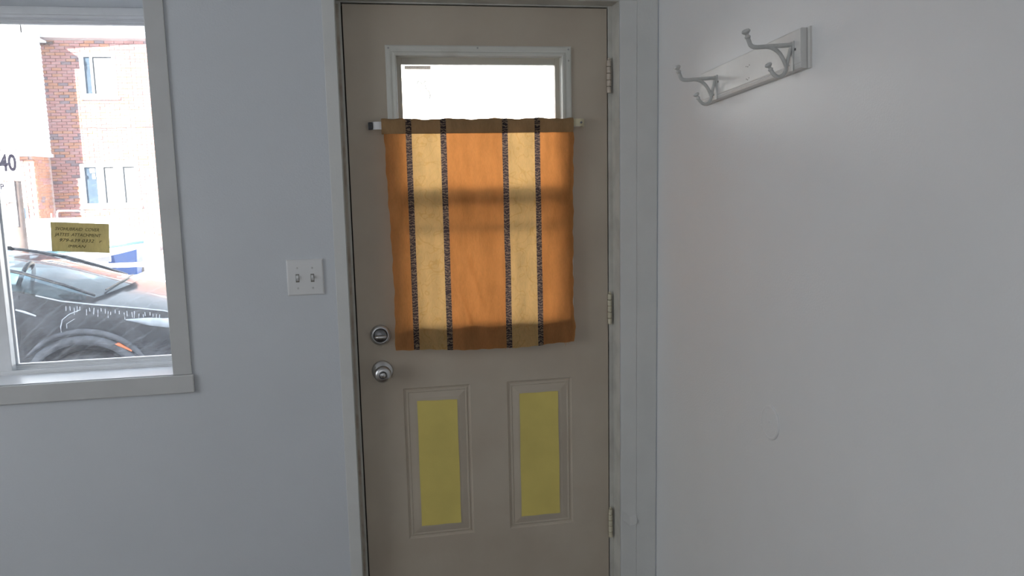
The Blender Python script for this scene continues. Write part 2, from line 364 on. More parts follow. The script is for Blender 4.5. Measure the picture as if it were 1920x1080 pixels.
# drywall returns between casing and frame get the trim paint
rt = MB(); rt.box(DX1-0.002, DX1-0.0004, W0+0.0005, -0.0005, -0.02, DZ-0.002); rt.box(DX0+0.0004, DX0+0.002, W0+0.0005, -0.0005, -0.02, DZ-0.002); rt.box(DX0+0.002, DX1-0.002, W0+0.0005, -0.0005, DZ-0.002, DZ-0.0004)
build('frame_return', rt, M['jamb'], t5)

# ------------------------------------------------------------------ the door
PL = (0.133, 0.348, 0.346, 0.853); PR = (0.469, 0.687, 0.346, 0.853)
LO = (0.135, 0.682, 1.020, 1.900)
ds = MB()
xs = sorted({0, 0.813, *PL[:2], *PR[:2], *LO[:2]}); zs = sorted({0.0, 2.030, *PL[2:], *LO[2:]})
hol = [PL, PR, LO]
inh = lambda x, z: any(h[0] < x < h[1] and h[2] < z < h[3] for h in hol)
for i in range(len(xs)-1):
    for j in range(len(zs)-1):
        cx, cz = (xs[i]+xs[i+1])/2, (zs[j]+zs[j+1])/2; a, b, c, d = xs[i], xs[i+1], zs[j], zs[j+1]
        if not inh(cx, cz): ds.quad((a,0,c),(b,0,c),(b,0,d),(a,0,d))
        if not (LO[0] < cx < LO[1] and LO[2] < cz < LO[3]): ds.quad((b,.045,c),(a,.045,c),(a,.045,d),(b,.045,d))
for (a, b, c, d), inv in (((0, .813, 0, 2.03), 0), (LO, 1)):
    for p, q in (((a,c),(b,c)),((b,c),(b,d)),((b,d),(a,d)),((a,d),(a,c))):
        ds.quad((p[0],.045,p[1]),(q[0],.045,q[1]),(q[0],0,q[1]),(p[0],0,p[1]))
door = build('door_1', ds, M['door'], weld=True)
struct(door, 'beige steel entrance door with a curtained window and two lower panels', 'door')
for (a, b, c, d) in (PL, PR):
    pm = MB(); prof = [(0, 0.0), (0.003, 0.004), (0.008, 0.0055), (0.011, 0.003), (0.015, 0.0028), (0.017, 0.0045), (0.034, 0.0008), (0.036, 0.0005)]
    for k in range(len(prof)-1):
        i0, y0 = prof[k]; i1, y1 = prof[k+1]
        A = [(a+i0,y0,c+i0),(b-i0,y0,c+i0),(b-i0,y0,d-i0),(a+i0,y0,d-i0)]; B = [(a+i1,y1,c+i1),(b-i1,y1,c+i1),(b-i1,y1,d-i1),(a+i1,y1,d-i1)]
        for e in range(4): pm.quad(A[e], A[(e+1)%4], B[(e+1)%4], B[e])
    pm.quad(*B)
    build('panel', pm, M['door'], door, weld=True)
# lite frame: moulded surround, tan vinyl sash, meeting rail, two panes and an insect screen
def surround(ox0, ox1, oz0, oz1, prof):
    mb = MB()
    for k in range(len(prof)-1):
        i0, y0 = prof[k]; i1, y1 = prof[k+1]
        A = [(ox0+i0,y0,oz0+i0),(ox1-i0,y0,oz0+i0),(ox1-i0,y0,oz1-i0),(ox0+i0,y0,oz1-i0)]; B = [(ox0+i1,y1,oz0+i1),(ox1-i1,y1,oz0+i1),(ox1-i1,y1,oz1-i1),(ox0+i1,y1,oz1-i1)]
        for e in range(4): mb.quad(A[e], A[(e+1)%4], B[(e+1)%4], B[e])
    return mb
lf = build('lite_frame', surround(0.120, 0.6955, 1.006, 1.9135, [(0,0.0),(0.0,-0.004),(0.004,-0.007),(0.013,-0.008),(0.019,-0.006),(0.022,-0.0105),(0.028,-0.0125),(0.031,-0.011),(0.0325,-0.004),(0.0325,0.02)]), M['lite'], door, weld=True)
build('sash', MB().frame(0.1505, 0.667, 1.036, 1.883, 0.0175, 0.0175, 0.026, 0.0225, 0.022, 0.040), M['vinyl_tan'], door, bevel=0.001)
build('meeting_rail', MB().box(0.168, 0.6495, 0.018, 0.040, 1.434, 1.484), M['vinyl_tan'], door, bevel=0.001)
build('pane', MB().box(0.168, 0.6495, 0.0290, 0.0305, 1.484, 1.8605), M['pane_door'], door)
build('pane', MB().box(0.168, 0.6495, 0.0290, 0.0305, 1.062, 1.434), M['pane_door'], door)
build('insect_screen', MB().box(0.168, 0.6495, 0.0360, 0.0365, 1.062, 1.434), M['screen'], door)
build('screen_bar', MB().box(0.168, 0.6495, 0.034, 0.044, 1.352, 1.366), M['vinyl_tan'], door, bevel=0.001)
build('insect_screen', MB().box(0.168, 0.6495, 0.0385, 0.039, 1.366, 1.434), M['screen'], door)  # extra tinted layer, stands in for overlapped sash glass darkening the curtain
# corner screws on the surround
sc = MB()
for sx, sz in ((0.130,1.904),(0.686,1.904),(0.40,1.906),(0.1285,1.60),(0.688,1.60),(0.686,1.87)):
    sc.lathe((sx,-0.0065,sz), (0,-1,0), [(0.003,0),(0.003,0.0012),(0.0015,0.0016)], 10)
build('screws', sc, M['screw'], lf)
# deadbolt
db = build('deadbolt', MB().lathe((0.0690,0,1.0315), (0,-1,0), [(0.032,0),(0.032,0.006),(0.029,0.011),(0.024,0.0135),(0.022,0.013),(0.021,0.011)], 40), M['steel'], door, smooth=True)
db['label'] = 'round brushed metal deadbolt'
build('thumb_turn', MB().tube([(0.0505,-0.0165,1.0275),(0.054,-0.021,1.0278),(0.069,-0.0235,1.028),(0.084,-0.021,1.0282),(0.0875,-0.0165,1.0285)], [0.002,0.0050,0.0062,0.0050,0.002], 12), M['steel'], db, smooth=True)
build('turn_base', MB().lathe((0.0690,0,1.0315), (0,-1,0), [(0.0205,0.010),(0.0205,0.015),(0.018,0.0175)], 30), M['steel_dark'], db, smooth=True)
# knob
kx, kz = 0.0705, 0.9165
kn = build('door_knob', MB().lathe((kx,0,kz), (0,-1,0), [(0.033,0),(0.033,0.003),(0.030,0.007),(0.020,0.0095),(0.0165,0.012)], 40), M['steel'], door, smooth=True)
kn['label'] = 'round metal door knob with centre button'
build('grip', MB().lathe((kx,0,kz), (0,-1,0), [(0.0135,0.011),(0.0125,0.022),(0.014,0.028),(0.021,0.034),(0.0255,0.043),(0.0265,0.051),(0.024,0.058),(0.018,0.062),(0.0125,0.0625)], 40), M['steel'], kn, smooth=True)
build('button_ring', MB().lathe((kx,0,kz), (0,-1,0), [(0.0125,0.062),(0.0125,0.0640),(0.0098,0.0645),(0.0098,0.0625)], 30), M['steel_dark'], kn, smooth=True)
build('button', MB().lathe((kx,0,kz), (0,-1,0), [(0.0088,0.0615),(0.0088,0.0665),(0.0072,0.068)], 24), M['steel'], kn, smooth=True)
# hinges
for k, (zc, mt) in enumerate(((1.8225, 'hinge'), (1.0775, 'hinge2'), (0.3345, 'hinge2'))):
    hg = build('hinge', MB().box(0.812, 0.8265, -0.0025, -0.0002, zc-0.048, zc+0.048), M['hinge_leaf'], door)
    hl = 0.0186
    for q in range(5):
        z0 = zc-0.051+q*0.0204
        build('knuckle', MB().lathe((0.8170,-0.0085,z0), (0,0,1), [(0.0060,0),(0.0066,0.0012),(0.0066,hl-0.0012),(0.0060,hl)], 16), M[mt], hg, smooth=False)
    build('pin_tip', MB().lathe((0.8170,-0.0085,zc+0.0510), (0,0,1), [(0.0055,0),(0.0045,0.004),(0.0015,0.006)], 14), M[mt], hg, smooth=True)

# ------------------------------------------------------------------ window in the front wall
win = empty('window_1', (-1.0, 0.095, WZ0)); struct(win, 'white vinyl sliding window beside the door', 'window')
FY = 0.058
fr = build('frame', MB().frame(WX0, WX1, WZ0, WZ1, .022, .022, .004, .022, FY, W1), M['vinyl'], win, bevel=0.001)
trk = MB()
trk.box(WX0+.022, WX1-.022, FY+0.002, FY+0.007, WZ0+.004, WZ0+.012); trk.box(WX0+.022, WX1-.022, FY+0.033, FY+0.038, WZ0+.004, WZ0+.012)
trk.box(WX0+.022, WX1-.022, FY+0.004, FY+0.009, WZ1-.030, WZ1-.022); trk.box(WX0+.022, WX1-.022, FY+0.033, FY+0.038, WZ1-.030, WZ1-.022)
build('track', trk, M['vinyl'], win, bevel=0.0006)
def sash(x0, x1, y0, y1, rail, stile, step):
    mb = MB().frame(x0, x1, WZ0+.006, WZ1-.024, stile, stile, rail, rail, y0, y1)
    s_ = build('sash', mb, M['vinyl'], win, bevel=0.001)
    mb2 = MB().frame(x0+stile, x1-stile, WZ0+.006+rail, WZ1-.024-rail, .006, .006, .005, .005, y0+step, y1-0.004)
    build('glazing_bead', mb2, M['vinyl'], s_, bevel=0.0006)
    return s_
s1 = sash(-1.036, WX1-.020, 0.098, 0.122, 0.012, 0.016, 0.007)
build('pane', MB().box(-1.018, WX1-.036, 0.1095, 0.1115, WZ0+.018, WZ1-.036), M['pane'], win)
s2 = sash(WX0+.020, -1.015, 0.064, 0.092, 0.030, 0.046, 0.007)
build('pane', MB().box(WX0+.066, -1.061, 0.0785, 0.0800, WZ0+.036, WZ1-.054), M['pane'], win)
# interior sill board, reveal, casing and apron
struct(build('trim_6', MB().box(WX0-0.0, WX1, W0+0.0, FY+0.0, WZ0-0.012, WZ0+0.0008), M['sill'], bevel=0.0008), 'white painted board of the window sill', 'window sill')
struct(build('trim_7', MB().box(WX1, -0.4812, W0-0.006, W0, WZ0, WZ1+0.06), M['apron'], bevel=0.0015), 'grey-white casing board beside the window', 'trim')
struct(build('trim_8', MB().box(WX0-0.06, -0.4765, W0-0.012, W0, 0.9065, WZ0-0.0005), M['apron'], bevel=0.003), 'grey-white apron board under the window', 'trim')
struct(build('trim_9', MB().box(WX0-0.06, WX1, W0-0.006, W0, WZ1, WZ1+0.06), M['apron'], bevel=0.0015), 'grey-white casing board over the window', 'trim')

# yellow note taped inside the glass
NY = 0.1080
note = MB()
nc = [(-0.8860,1.4100),(-0.7240,1.3985),(-0.7290,1.3105),(-0.8895,1.3220)]
note.v = [(x, NY, z) for x, z in nc] + [(x, NY+0.0006, z) for x, z in nc]
note.f = [(0,1,2,3),(7,6,5,4),(0,4,5,1),(1,5,6,2),(2,6,7,3),(3,7,4,0)]
nt_ = build('paper_note', note, M['note']); tag(nt_, 'yellow handwritten paper note stuck to the window glass', 'note')
nr = Vector((0.162, 0, -0.0115)).normalized(); nu = Vector((0.0115, 0, 0.162)).normalized()
def nline(txt, dx, dz, size, wd, sh=0.3):
    o = Vector((-0.8860, NY-0.0006, 1.4100)) + nr*dx - nu*dz
    lettering('handwriting', txt, size, M['ink'], nt_, o, nr, nu, 0.0002, shear=sh, width=wd)
nline('SVOHUBRAID  COVER', 0.012, 0.024, 0.0135, 0.122)
nline('JATTES  ATTACHMENT', 0.012, 0.041, 0.0135, 0.130)
nline('979-639 0332   r', 0.022, 0.058, 0.0135, 0.118)
nline('IMRAN', 0.046, 0.075, 0.0120, 0.050)

# ------------------------------------------------------------------ light switch
sp = MB(); sx0, sx1, sz0, sz1 = -0.1965, -0.0905, 1.1785, 1.2855
sw = build('light_switch', surround(sx0, sx1, sz0, sz1, [(0,W0),(0.0,W0-0.003),(0.0025,W0-0.0055),(0.0045,W0-0.0062)]), M['plate'], weld=True)
tag(sw, 'white two-toggle light switch plate on the front wall', 'light switch')
pl = MB().sheet(sx0+.0045, sx1-.0045, sz0+.0045, sz1-.0045, W0-0.0062, W0-0.0052, [(-0.1713,-0.1609,1.2180,1.2425),(-0.1283,-0.1179,1.2175,1.2420)])
build('face', pl, M['plate'], sw)
for cx, cz, d in ((-0.1661, 1.2302, 1), (-0.1231, 1.2297, 1)):
    build('slot', MB().box(cx-0.0051, cx+0.0051, W0-0.0048, W0, cz-0.0121, cz+0.0121), M['slot'], sw)
    tg = MB(); tg.v = [(cx-.0038,W0-.004,cz-.0085),(cx+.0038,W0-.004,cz-.0085),(cx+.0038,W0-.004,cz+.0095),(cx-.0038,W0-.004,cz+.0095),
                       (cx-.0034,W0-.0150,cz+.0015),(cx+.0034,W0-.0150,cz+.0015),(cx+.0034,W0-.0135,cz+.0085),(cx-.0034,W0-.0135,cz+.0085)]
    tg.f = [(0,3,2,1),(4,5,6,7),(0,1,5,4),(1,2,6,5),(2,3,7,6),(3,0,4,7)]
    build('toggle', tg, M['plate'], sw, bevel=0.0008)
    for dz in (-0.030, 0.030):
        build('screw', MB().lathe((cx, W0-0.0062, cz+dz-0.0), (0,-1,0), [(0.0029,0),(0.0029,0.0007),(0.0018,0.0012)], 14), M['plate_screw'], sw)

# ------------------------------------------------------------------ yellow cards on the door panels
for pts, lab in (([(0.1755,0.8094),(0.3042,0.8055),(0.3055,0.3871),(0.1754,0.3879)], 'flat yellow rectangle on the door panel below the knob'),
                 ([(0.5100,0.8098),(0.6397,0.8095),(0.6415,0.3859),(0.5089,0.3864)], 'flat yellow rectangle on the door panel at the hinge side')):
    mb = MB(); n = 10; ring = []
    for e in range(4):
        a, b = pts[e], pts[(e+1)%4]
        for i in range(n):
            t = i/n; j = 0.0006*math.sin(7.3*i+e*2.1) if i else 0
            ring.append((a[0]+(b[0]-a[0])*t+(j if e % 2 else 0), a[1]+(b[1]-a[1])*t+(0 if e % 2 else j)))
    k = len(ring)
    mb.v = [(x, -0.0016, z) for x, z in ring] + [(x, 0.0004, z) for x, z in ring]
    mb.f = [tuple(range(k)), tuple(range(2*k-1, k-1, -1))] + [(i, i+k, (i+1)%k+k, (i+1)%k) for i in range(k)]
    tag(build('yellow_card', mb, M['yellow']), lab, 'card', 'yellow rectangles on the door')

# ------------------------------------------------------------------ curtain on its rod
def lerp_tab(t, tab):
    if t >= tab[0][0]: return tab[0][1]
    for (a, va), (b, vb) in zip(tab, tab[1:]):
        if t >= b: return va + (vb-va)*(a-t)/(a-b)
    return tab[-1][1]
LE = [(1.693,.099),(1.651,.106),(1.52,.1085),(1.35,.1138),(1.148,.117),(1.057,.114),(.966,.113)]
RE = [(1.693,.6905),(1.651,.6935),(1.30,.689),(1.097,.6875),(1.052,.6885),(1.027,.695),(.966,.688)]
BOT = [(-.10,.987),(-.19,.984),(-.285,.9775),(-.40,.9735),(-.47,.972),(-.54,.974),(-.60,.9775),(-.69,.980)]
def bottom(x): return lerp_tab(-x, BOT)
rid = [((.345,1.26),(.385,1.12),.010,.0035),((.478,1.30),(.445,1.10),.010,.0035),((.30,1.20),(.345,1.07),.008,.003),((.36,1.62),(.38,1.40),.012,-.0025),((.43,1.64),(.425,1.45),.014,.0025),((.615,1.62),(.62,1.30),.016,.002),((.22,1.30),(.235,1.12),.010,.002)]
def cy(x, z):
    t = max(0.0, min(1.0, (1.65-z)/0.66))
    y = -0.034 - 0.003*t
    y += (0.0015+0.0035*t)*math.sin(x*31+0.6) + 0.0018*math.sin(x*77+z*4) + 0.0012*math.sin(z*24+x*15)
    for (x0,z0),(x1,z1),s,h in rid:
        dx, dz = x1-x0, z1-z0; L2 = dx*dx+dz*dz; u = ((x-x0)*dx+(z-z0)*dz)/L2; uc = max(0,min(1,u))
        d2 = (x-x0-dx*uc)**2+(z-z0-dz*uc)**2; y -= 2.2*h*math.exp(-d2/(s*s))
    # selvedges curl a little
    y += 0.006*math.exp(-((x-.11)/.018)**2) + 0.004*math.exp(-((x-.687)/.014)**2)
    return y
ZH = 1.6495
cur = empty('curtain', (0.39, -0.05, 0.98)); tag(cur, 'ochre striped half curtain hanging over the door window', 'curtain')
def strip(name, xa, xb, mat, off=0.0, nx=None):
    mb = MB(); nx = nx or max(2, int((( xb if xb else .69)-(xa if xa else .1))/0.006)); nz = 84
    for j in range(nz+1):
        v = j/nz
        for i in range(nx+1):
            u = i/nx
            zt = ZH; xg = (xa if xa is not None else .11)+u*((xb if xb is not None else .686)-(xa if xa is not None else .11))
            z = zt+(bottom(xg)-zt)*v
            l = xa if xa is not None else lerp_tab(z, LE); r = xb if xb is not None else lerp_tab(z, RE)
            x = l+(r-l)*u
            if xa is None and u == 0: x += 0.0012*math.sin(z*60)+0.0008*math.sin(z*130)
            if xb is None and u == 1: x += 0.0012*math.sin(z*55)+0.0008*math.sin(z*140)
            mb.v.append((x, cy(x,z)-off, z+0.0008*math.sin(x*150)*v))
    for j in range(nz):
        for i in range(nx):
            a = j*(nx+1)+i; mb.f.append((a, a+1, a+nx+2, a+nx+1))
    return build(name, mb, mat, cur, smooth=True)
RB = [.179, .2837, .474, .576]; hw = .0086
strip('ochre_panel', None, RB[0]-hw, M['cl_orange']); strip('ochre_panel', RB[1]+hw, RB[2]-hw, M['cl_orange']); strip('ochre_panel', RB[3]+hw, None, M['cl_orange'])
strip('cream_panel', RB[0]+hw, RB[1]-hw, M['cl_cream']); strip('cream_panel', RB[2]+hw, RB[3]-hw, M['cl_cream'])
for r in RB: strip('ribbon', r-hw-0.0003, r+hw+0.0003, M['cl_ribbon'], 0.0004, 4)
hm = MB(); nxh = 90
for i in range(nxh+1):
    for q in range(7):
        v = q/6; x0_ = .118+(.682-.118)*i/nxh; zb_ = bottom(x0_)+.001; z = zb_+(1.048+0.004*math.sin(x0_*40)-zb_)*v
        hm.v.append((x0_, cy(x0_, z)+0.0016, z))
for i in range(nxh):
    for q in range(6): a = i*7+q; hm.f.append((a, a+1, a+8, a+7))
build('hem', hm, M['cl_pocket'], cur, smooth=True)
# rod pocket: a flattened sleeve around the rod, with the ribbons running over it
def pocket(name, xa, xb, mat, off=0.0):
    mb = MB(); nx = max(3, int((xb-xa)/0.006)); sec = []
    for k in range(15):
        a = math.pi*k/14; sec.append((-0.0405+0.0125*-math.cos(a)*-1, 0))
    prof = [(None, ZH), (-0.0375-off, 1.659), (-0.0388-off, 1.669), (-0.0380-off, 1.681), (-0.0350-off*.7, 1.6895), (-0.0290, 1.693+off), (-0.0225+off*.7, 1.6895), (-0.0185+off, 1.681), (-0.0175+off, 1.669), (-0.0190+off, 1.659), (None, ZH-0.001)]
    for i in range(nx+1):
        x = xa+(xb-xa)*i/nx
        for q, (yy, z) in enumerate(prof):
            if yy is None: yy = cy(x, ZH)-(off if q == 0 else -0.001-off)
            fl = 0.0016*math.sin(x*46)+0.0009*math.sin(x*131) if 2 < q < 8 else 0.0
            up = 0.003*math.exp(-((x-.105)/.03)**2)
            mb.v.append((x, yy + 0.0008*math.sin(x*64+q), z+fl+(up if 1 < q < 9 else 0)))
    np_ = len(prof)
    for i in range(nx):
        for q in range(np_-1):
            a = i*np_+q; mb.f.append((a, a+1, a+np_+1, a+np_))
    return build(name, mb, mat, cur, smooth=True)
pocket('rod_pocket', 0.099, 0.6925, M['cl_pocket'])
for r in RB: pocket('ribbon', r-hw, r+hw, M['cl_ribbon'], 0.0005)
# loose threads at the hem
th = MB()
for x, dx, ln in ((.655,.004,.010),(.662,-.003,.013),(.472,.003,.006),(.464,-.004,.005),(.668,.002,.007)):
    z0 = bottom(x)+.002; yy = cy(x, z0)
    build('loose_thread', MB().tube([(x,yy,z0),(x+dx*.4,yy-.001,z0-ln*.5),(x+dx,yy,z0-ln)], 0.0004, 5), M['cl_orange'], cur)
rod = empty('curtain_rod', (0.395, 0.0, 1.675)); tag(rod, 'white flat curtain rod screwed across the door', 'curtain rod')
build('bar', MB().box(0.082, 0.719, -0.0305, -0.0255, 1.6665, 1.6855), M['rod_white'], rod, bevel=0.002)
def rod_end(x0, x1, zc, mat):
    mb = MB(); xs_ = [x0+(x1-x0)*i/8 for i in range(9)]
    s_ = 1 if x1 > x0 else -1
    path = [(x0, -0.0330)] + [(x1-s_*0.022*(1-math.sin(a)), -0.0330+0.022*(1-math.cos(a))) for a in [math.pi/2*i/6 for i in range(7)]] + [(x1, 0.0)]
    n = len(path)
    for (x, yy) in path:
        mb.v += [(x, yy, zc-0.0115), (x, yy, zc+0.0115), (x-s_*0.0035, yy+0.0035 if yy < -0.006 else yy, zc+0.0115), (x-s_*0.0035, yy+0.0035 if yy < -0.006 else yy, zc-0.0115)]
    for i in range(n-1):
        a = i*4
        for e in range(4): mb.f.append((a+e, a+(e+1)%4, a+4+(e+1)%4, a+4+e))
    mb.f += [(0,1,2,3), tuple((n-1)*4+e for e in range(4))]
    return build('end_bracket', mb, mat, rod)
rod_end(0.108, 0.070, 1.6745, M['rod_white']); re_ = rod_end(0.684, 0.7330, 1.679, M['rod_cream'])
build('end_tip', MB().box(0.0605, 0.0735, -0.028, 0.0, 1.6635, 1.6845), M['black'], rod, bevel=0.0015)
build('screw', MB().lathe((0.7180,-0.0322,1.6785), (0,-1,0), [(0.0035,0),(0.0035,0.003),(0.002,0.004)], 12), M['steel_dark'], re_)

# ------------------------------------------------------------------ sticker on the door glass
stk = empty('window_sticker', (0.2145, 0.0285, 1.72)); tag(stk, 'faint pale sticker with a lettered strip on the door glass', 'sticker')
def ghost(name, col, op):
    mt, nt, b = new_mat(name); N, L = nt.nodes, nt.links
    b.inputs['Base Color'].default_value = (*col, 1); b.inputs['Roughness'].default_value = 0.6; b.inputs['Alpha'].default_value = op
    return mt
M['st_sheet'] = ghost('sticker_film', (0.9, 0.86, 0.84), 0.10); M['st_strip'] = ghost('sticker_strip', (0.45, 0.36, 0.34), 0.93); M['st_line'] = ghost('sticker_line', (0.30, 0.42, 0.50), 0.95)
M['st_text'] = ghost('sticker_text', (0.95, 0.9, 0.88), 0.60)
SY = 0.0287
build('film', MB().box(0.1775, 0.2585, SY-0.0001, SY+0.0002, 1.7215, 1.8575), M['st_sheet'], stk)
build('strip', MB().box(0.1775, 0.2585, SY-0.0004, SY-0.0001, 1.8465, 1.8575), M['st_strip'], stk)
lettering('lettering', 'CHESCENOY', 0.0105, M['st_text'], stk, (0.2565, SY-0.0008, 1.8485), (1,0,0), (0,0,1), 0.0002, mirror=True, width=0.077)
def squig(pts, r=0.0013): return MB().tube([(x, SY-0.0008, z) for x, z in pts], r, 6)
for pts in ([(.2145,1.803),(.218,1.811),(.224,1.810),(.229,1.803),(.2335,1.803),(.239,1.811),(.246,1.811),(.2475,1.804),(.243,1.802)],
            [(.226,1.803),(.220,1.795),(.2195,1.788),(.224,1.782),(.2265,1.776)], [(.239,1.800),(.241,1.790),(.246,1.786),(.252,1.776),(.254,1.766),(.250,1.757)],
            [(.186,1.772),(.190,1.780),(.197,1.786)], [(.229,1.790),(.232,1.793),(.230,1.788)]):
    build('drawn_line', squig(pts), M['st_line'], stk)

# ------------------------------------------------------------------ hook rack on the right wall
tt = math.radians(3.6); A_ = Vector((0,-math.cos(tt), math.sin(tt))); B_ = Vector((0, math.sin(tt), math.cos(tt))); N_ = Vector((-1,0,0))
org = Vector((XR, -0.437, 1.6940))
rack = empty('hook_rack', tuple(org)); tag(rack, 'white painted board with two double coat hooks on the side wall', 'coat rack')
bm_ = MB(); prof = [(0.0055,0),(0.013,0),(0.018,0.002),(0.020,0.008),(0.0185,0.0105),(0.020,0.013),(0.020,0.080),(0.018,0.0825),(0.0055,0.0825)]
Lr = 0.492; k = len(prof)
for a in (0, Lr):
    for (o_, h_) in prof: bm_.v.append(tuple(org + A_*a + N_*o_ + B_*h_))
bm_.f = [tuple(range(k)), tuple(range(2*k-1, k-1, -1))] + [(i, i+k, (i+1)%k+k, (i+1)%k) for i in range(k)]
build('board', bm_, M['rack'], rack)
bk = MB(); bq = [(0,-0.001),(0.0045,-0.001),(0.0045,0.0835),(0,0.0835)]
for a in (-0.004, Lr+0.010):
    for (o_, h_) in bq: bk.v.append(tuple(org + A_*a + N_*o_ + B_*h_))
bk.f = [(0,1,2,3),(7,6,5,4)]+[(i, i+4, (i+1)%4+4, (i+1)%4) for i in range(4)]
build('backing_strip', bk, M['rack'], rack)
def spline(pts, n=6):
    P_ = [Vector(p) for p in pts]; out = []
    P_ = [2*P_[0]-P_[1]] + P_ + [2*P_[-1]-P_[-2]]
    for i in range(1, len(P_)-2):
        for j in range(n):
            t = j/n; p0, p1, p2, p3 = P_[i-1:i+3]
            out.append(0.5*((2*p1)+(p2-p0)*t+(2*p0-5*p1+4*p2-p3)*t*t+(3*p1-p0-3*p2+p3)*t**3))
    out.append(P_[-2]); return out
def hook(y0, z0):
    g = lambda pts: [(XR-0.020+x, y0, z0+z) for x, z in pts]
    mb = MB()
    up = spline(g([(0.0,-0.0015),(-0.020,-0.0025),(-0.058,-0.0050),(-0.084,-0.0065),(-0.0945,-0.0035),(-0.0995,0.006),(-0.1025,0.013)]))
    mb.tube(up, [0.0047]*len(up), 10)
    lo = spline(g([(-0.066,-0.0052),(-0.048,-0.0075),(-0.030,-0.0180),(-0.018,-0.0360),(-0.0135,-0.0500),(-0.0190,-0.0620),(-0.0300,-0.0670),(-0.0410,-0.0620),(-0.0490,-0.0525)]))
    mb.tube(lo, [0.0042]*len(lo), 10)
    hk = build('hook', mb, M['hook'], rack, smooth=True)
    bp_ = spline(g([(0.0,0.003),(-0.0035,-0.006),(-0.0075,-0.022),(-0.0115,-0.038),(-0.010,-0.046)]))
    build('back_plate', MB().tube(bp_, [0.0042,0.0045]+[0.0040]*(len(bp_)-4)+[0.0052,0.0040], 10), M['hook'], hk, smooth=True)
    build('mount', MB().box(XR-0.0225, XR-0.0195, y0-0.008, y0+0.008, z0-0.056, z0+0.006), M['hook'], hk, bevel=0.001)
    for dz in (-0.012,):
        build('screw', MB().lathe((XR-0.0200, y0-0.0115, z0+dz), (-1,0,0), [(0.0028,0),(0.0028,0.001),(0.001,0.0015)], 10), M['steel_dark'], hk)
    for (x, z), ax, s_ in (((-0.1020,0.0120),(-0.35,0,1),1.15), ((-0.0485,-0.0530),(-0.55,0,1),1.0)):
        build('ball_tip', MB().lathe((XR-0.020+x, y0, z0+z), ax, [(0.0034*s_,-0.002),(0.0052*s_,0.000),(0.0056*s_,0.0025*s_),(0.0036*s_,0.0045*s_),(0.0034*s_,0.0065*s_),(0.0060*s_,0.0085*s_),(0.0078*s_,0.0105*s_),(0.0080*s_,0.0125*s_),(0.0062*s_,0.0150*s_),(0.0025*s_,0.0160*s_)], 18), M['hook'], hk, smooth=True)
hook(-0.5266, 1.7544+0.001); hook(-0.8933, 1.7771+0.001)
hs = MB()
for yy, zz in ((-0.688,1.7605),(-0.696,1.7590),(-0.7035,1.7620),(-0.691,1.7310),(-0.697,1.7290),(-0.703,1.7325)):
    build('screw_hole', MB().lathe((XR-0.0199, yy, zz), (-1,0,0), [(0.0014,0),(0.0014,0.0003)], 8), M['gap'], rack)

# round blank cover on the right wall
bc = build('blank_cover', MB().lathe((XR, -0.806, 0.9245), (-1,0,0), [(0.0415,0),(0.0415,0.0022),(0.0395,0.0036),(0.036,0.0040),(0.0345,0.0034)], 48), M['wall_lit'], smooth=False)
tag(bc, 'round white blank cover painted over on the side wall', 'wall cover')
build('screw', MB().lathe((XR-0.0034, -0.806, 0.9275), (-1,0,0), [(0.0030,0),(0.0030,0.0008),(0.0015,0.0014)], 12), M['plate'], bc)

# ================================================================== outdoors
GZ = -0.28
struct(build('ground', MB().box(-60, 60, W1+0.0, 6.4, GZ-0.2, GZ), M['asphalt']), 'wet grey street surface in the shade', 'ground')
# snow cover beyond the street with soft banks
sn = MB(); nx_, ny_ = 130, 40
for j in range(ny_+1):
    for i in range(nx_+1):
        x = -40+52*i/nx_; yv = 6.2+13.0*j/ny_
        e = min(1.0, (yv-6.2)/1.2); h = 0.10+0.05*math.sin(x*1.7+yv)+0.04*math.sin(x*3.1-yv*1.3)
        h += 0.16*math.exp(-((yv-10.4)/0.7)**2)*(1+0.4*math.sin(x*2.3))
        if yv > 11.5: h *= 0.6
        sn.v.append((x, yv, GZ+h*e-0.02))
for j in range(ny_):
    for i in range(nx_):
        a = j*(nx_+1)+i; sn.f.append((a, a+1, a+nx_+2, a+nx_+1))
so = build('ground_snow', sn, M['snow'], smooth=True); struct(so, 'white sunlit snow covering the ground across the street', 'snow')
struct(build('ground_far', MB().box(-60, 60, 6.4, 60, GZ-0.3, GZ-0.06), M['snow']), 'snowy ground around the houses', 'ground')

# ---------------- brick house
FYH = 18.0; FX0, FX1 = -7.20, -2.6
house = empty('brick_house', (-6.0, FYH, GZ)); tag(house, 'two-storey red brick house with white siding bay across the street', 'house')
UW = (-6.275, -5.49, 3.575, 4.58); LW = (-6.48, -5.20, 1.025, 2.035)
build('wall', MB().sheet(FX0, FX1, GZ-0.1, 4.95, FYH+0.012, FYH+0.25, [UW, LW]), M['mortar'], house)
# lower bay (brick) and upper bay (siding)
BYL, BYU = 17.0, 16.72; BXR = -7.085
build('bay_wall', MB().box(-10.4, BXR-0.012, BYL+0.012, FYH+0.2, GZ-0.1, 2.24), M['mortar'], house)
CH, BL, BH = 0.0685, 0.205, 0.0585
def unit(name, mat):
    me = bpy.data.meshes.new(name); b = MB().box(-BL/2, BL/2, 0, 0.03, 0, BH); me.from_pydata(b.v, [], b.f); me.materials.append(mat); me.update(); return me
units = [unit('brick_red', M['brick']), unit('brick_orange', M['brick_b']), unit('brick_grey', M['brick_c'])]
sides = []
for u_ in units:
    s_ = bpy.data.meshes.new(u_.name+'_side'); b = MB().box(-0.03, 0, -BL/2, BL/2, 0, BH); s_.from_pydata(b.v, [], b.f); s_.materials.append(u_.materials[0]); s_.update(); sides.append(s_)
def pick():
    r = random.random(); return 0 if r < 0.62 else (1 if r < 0.86 else 2)
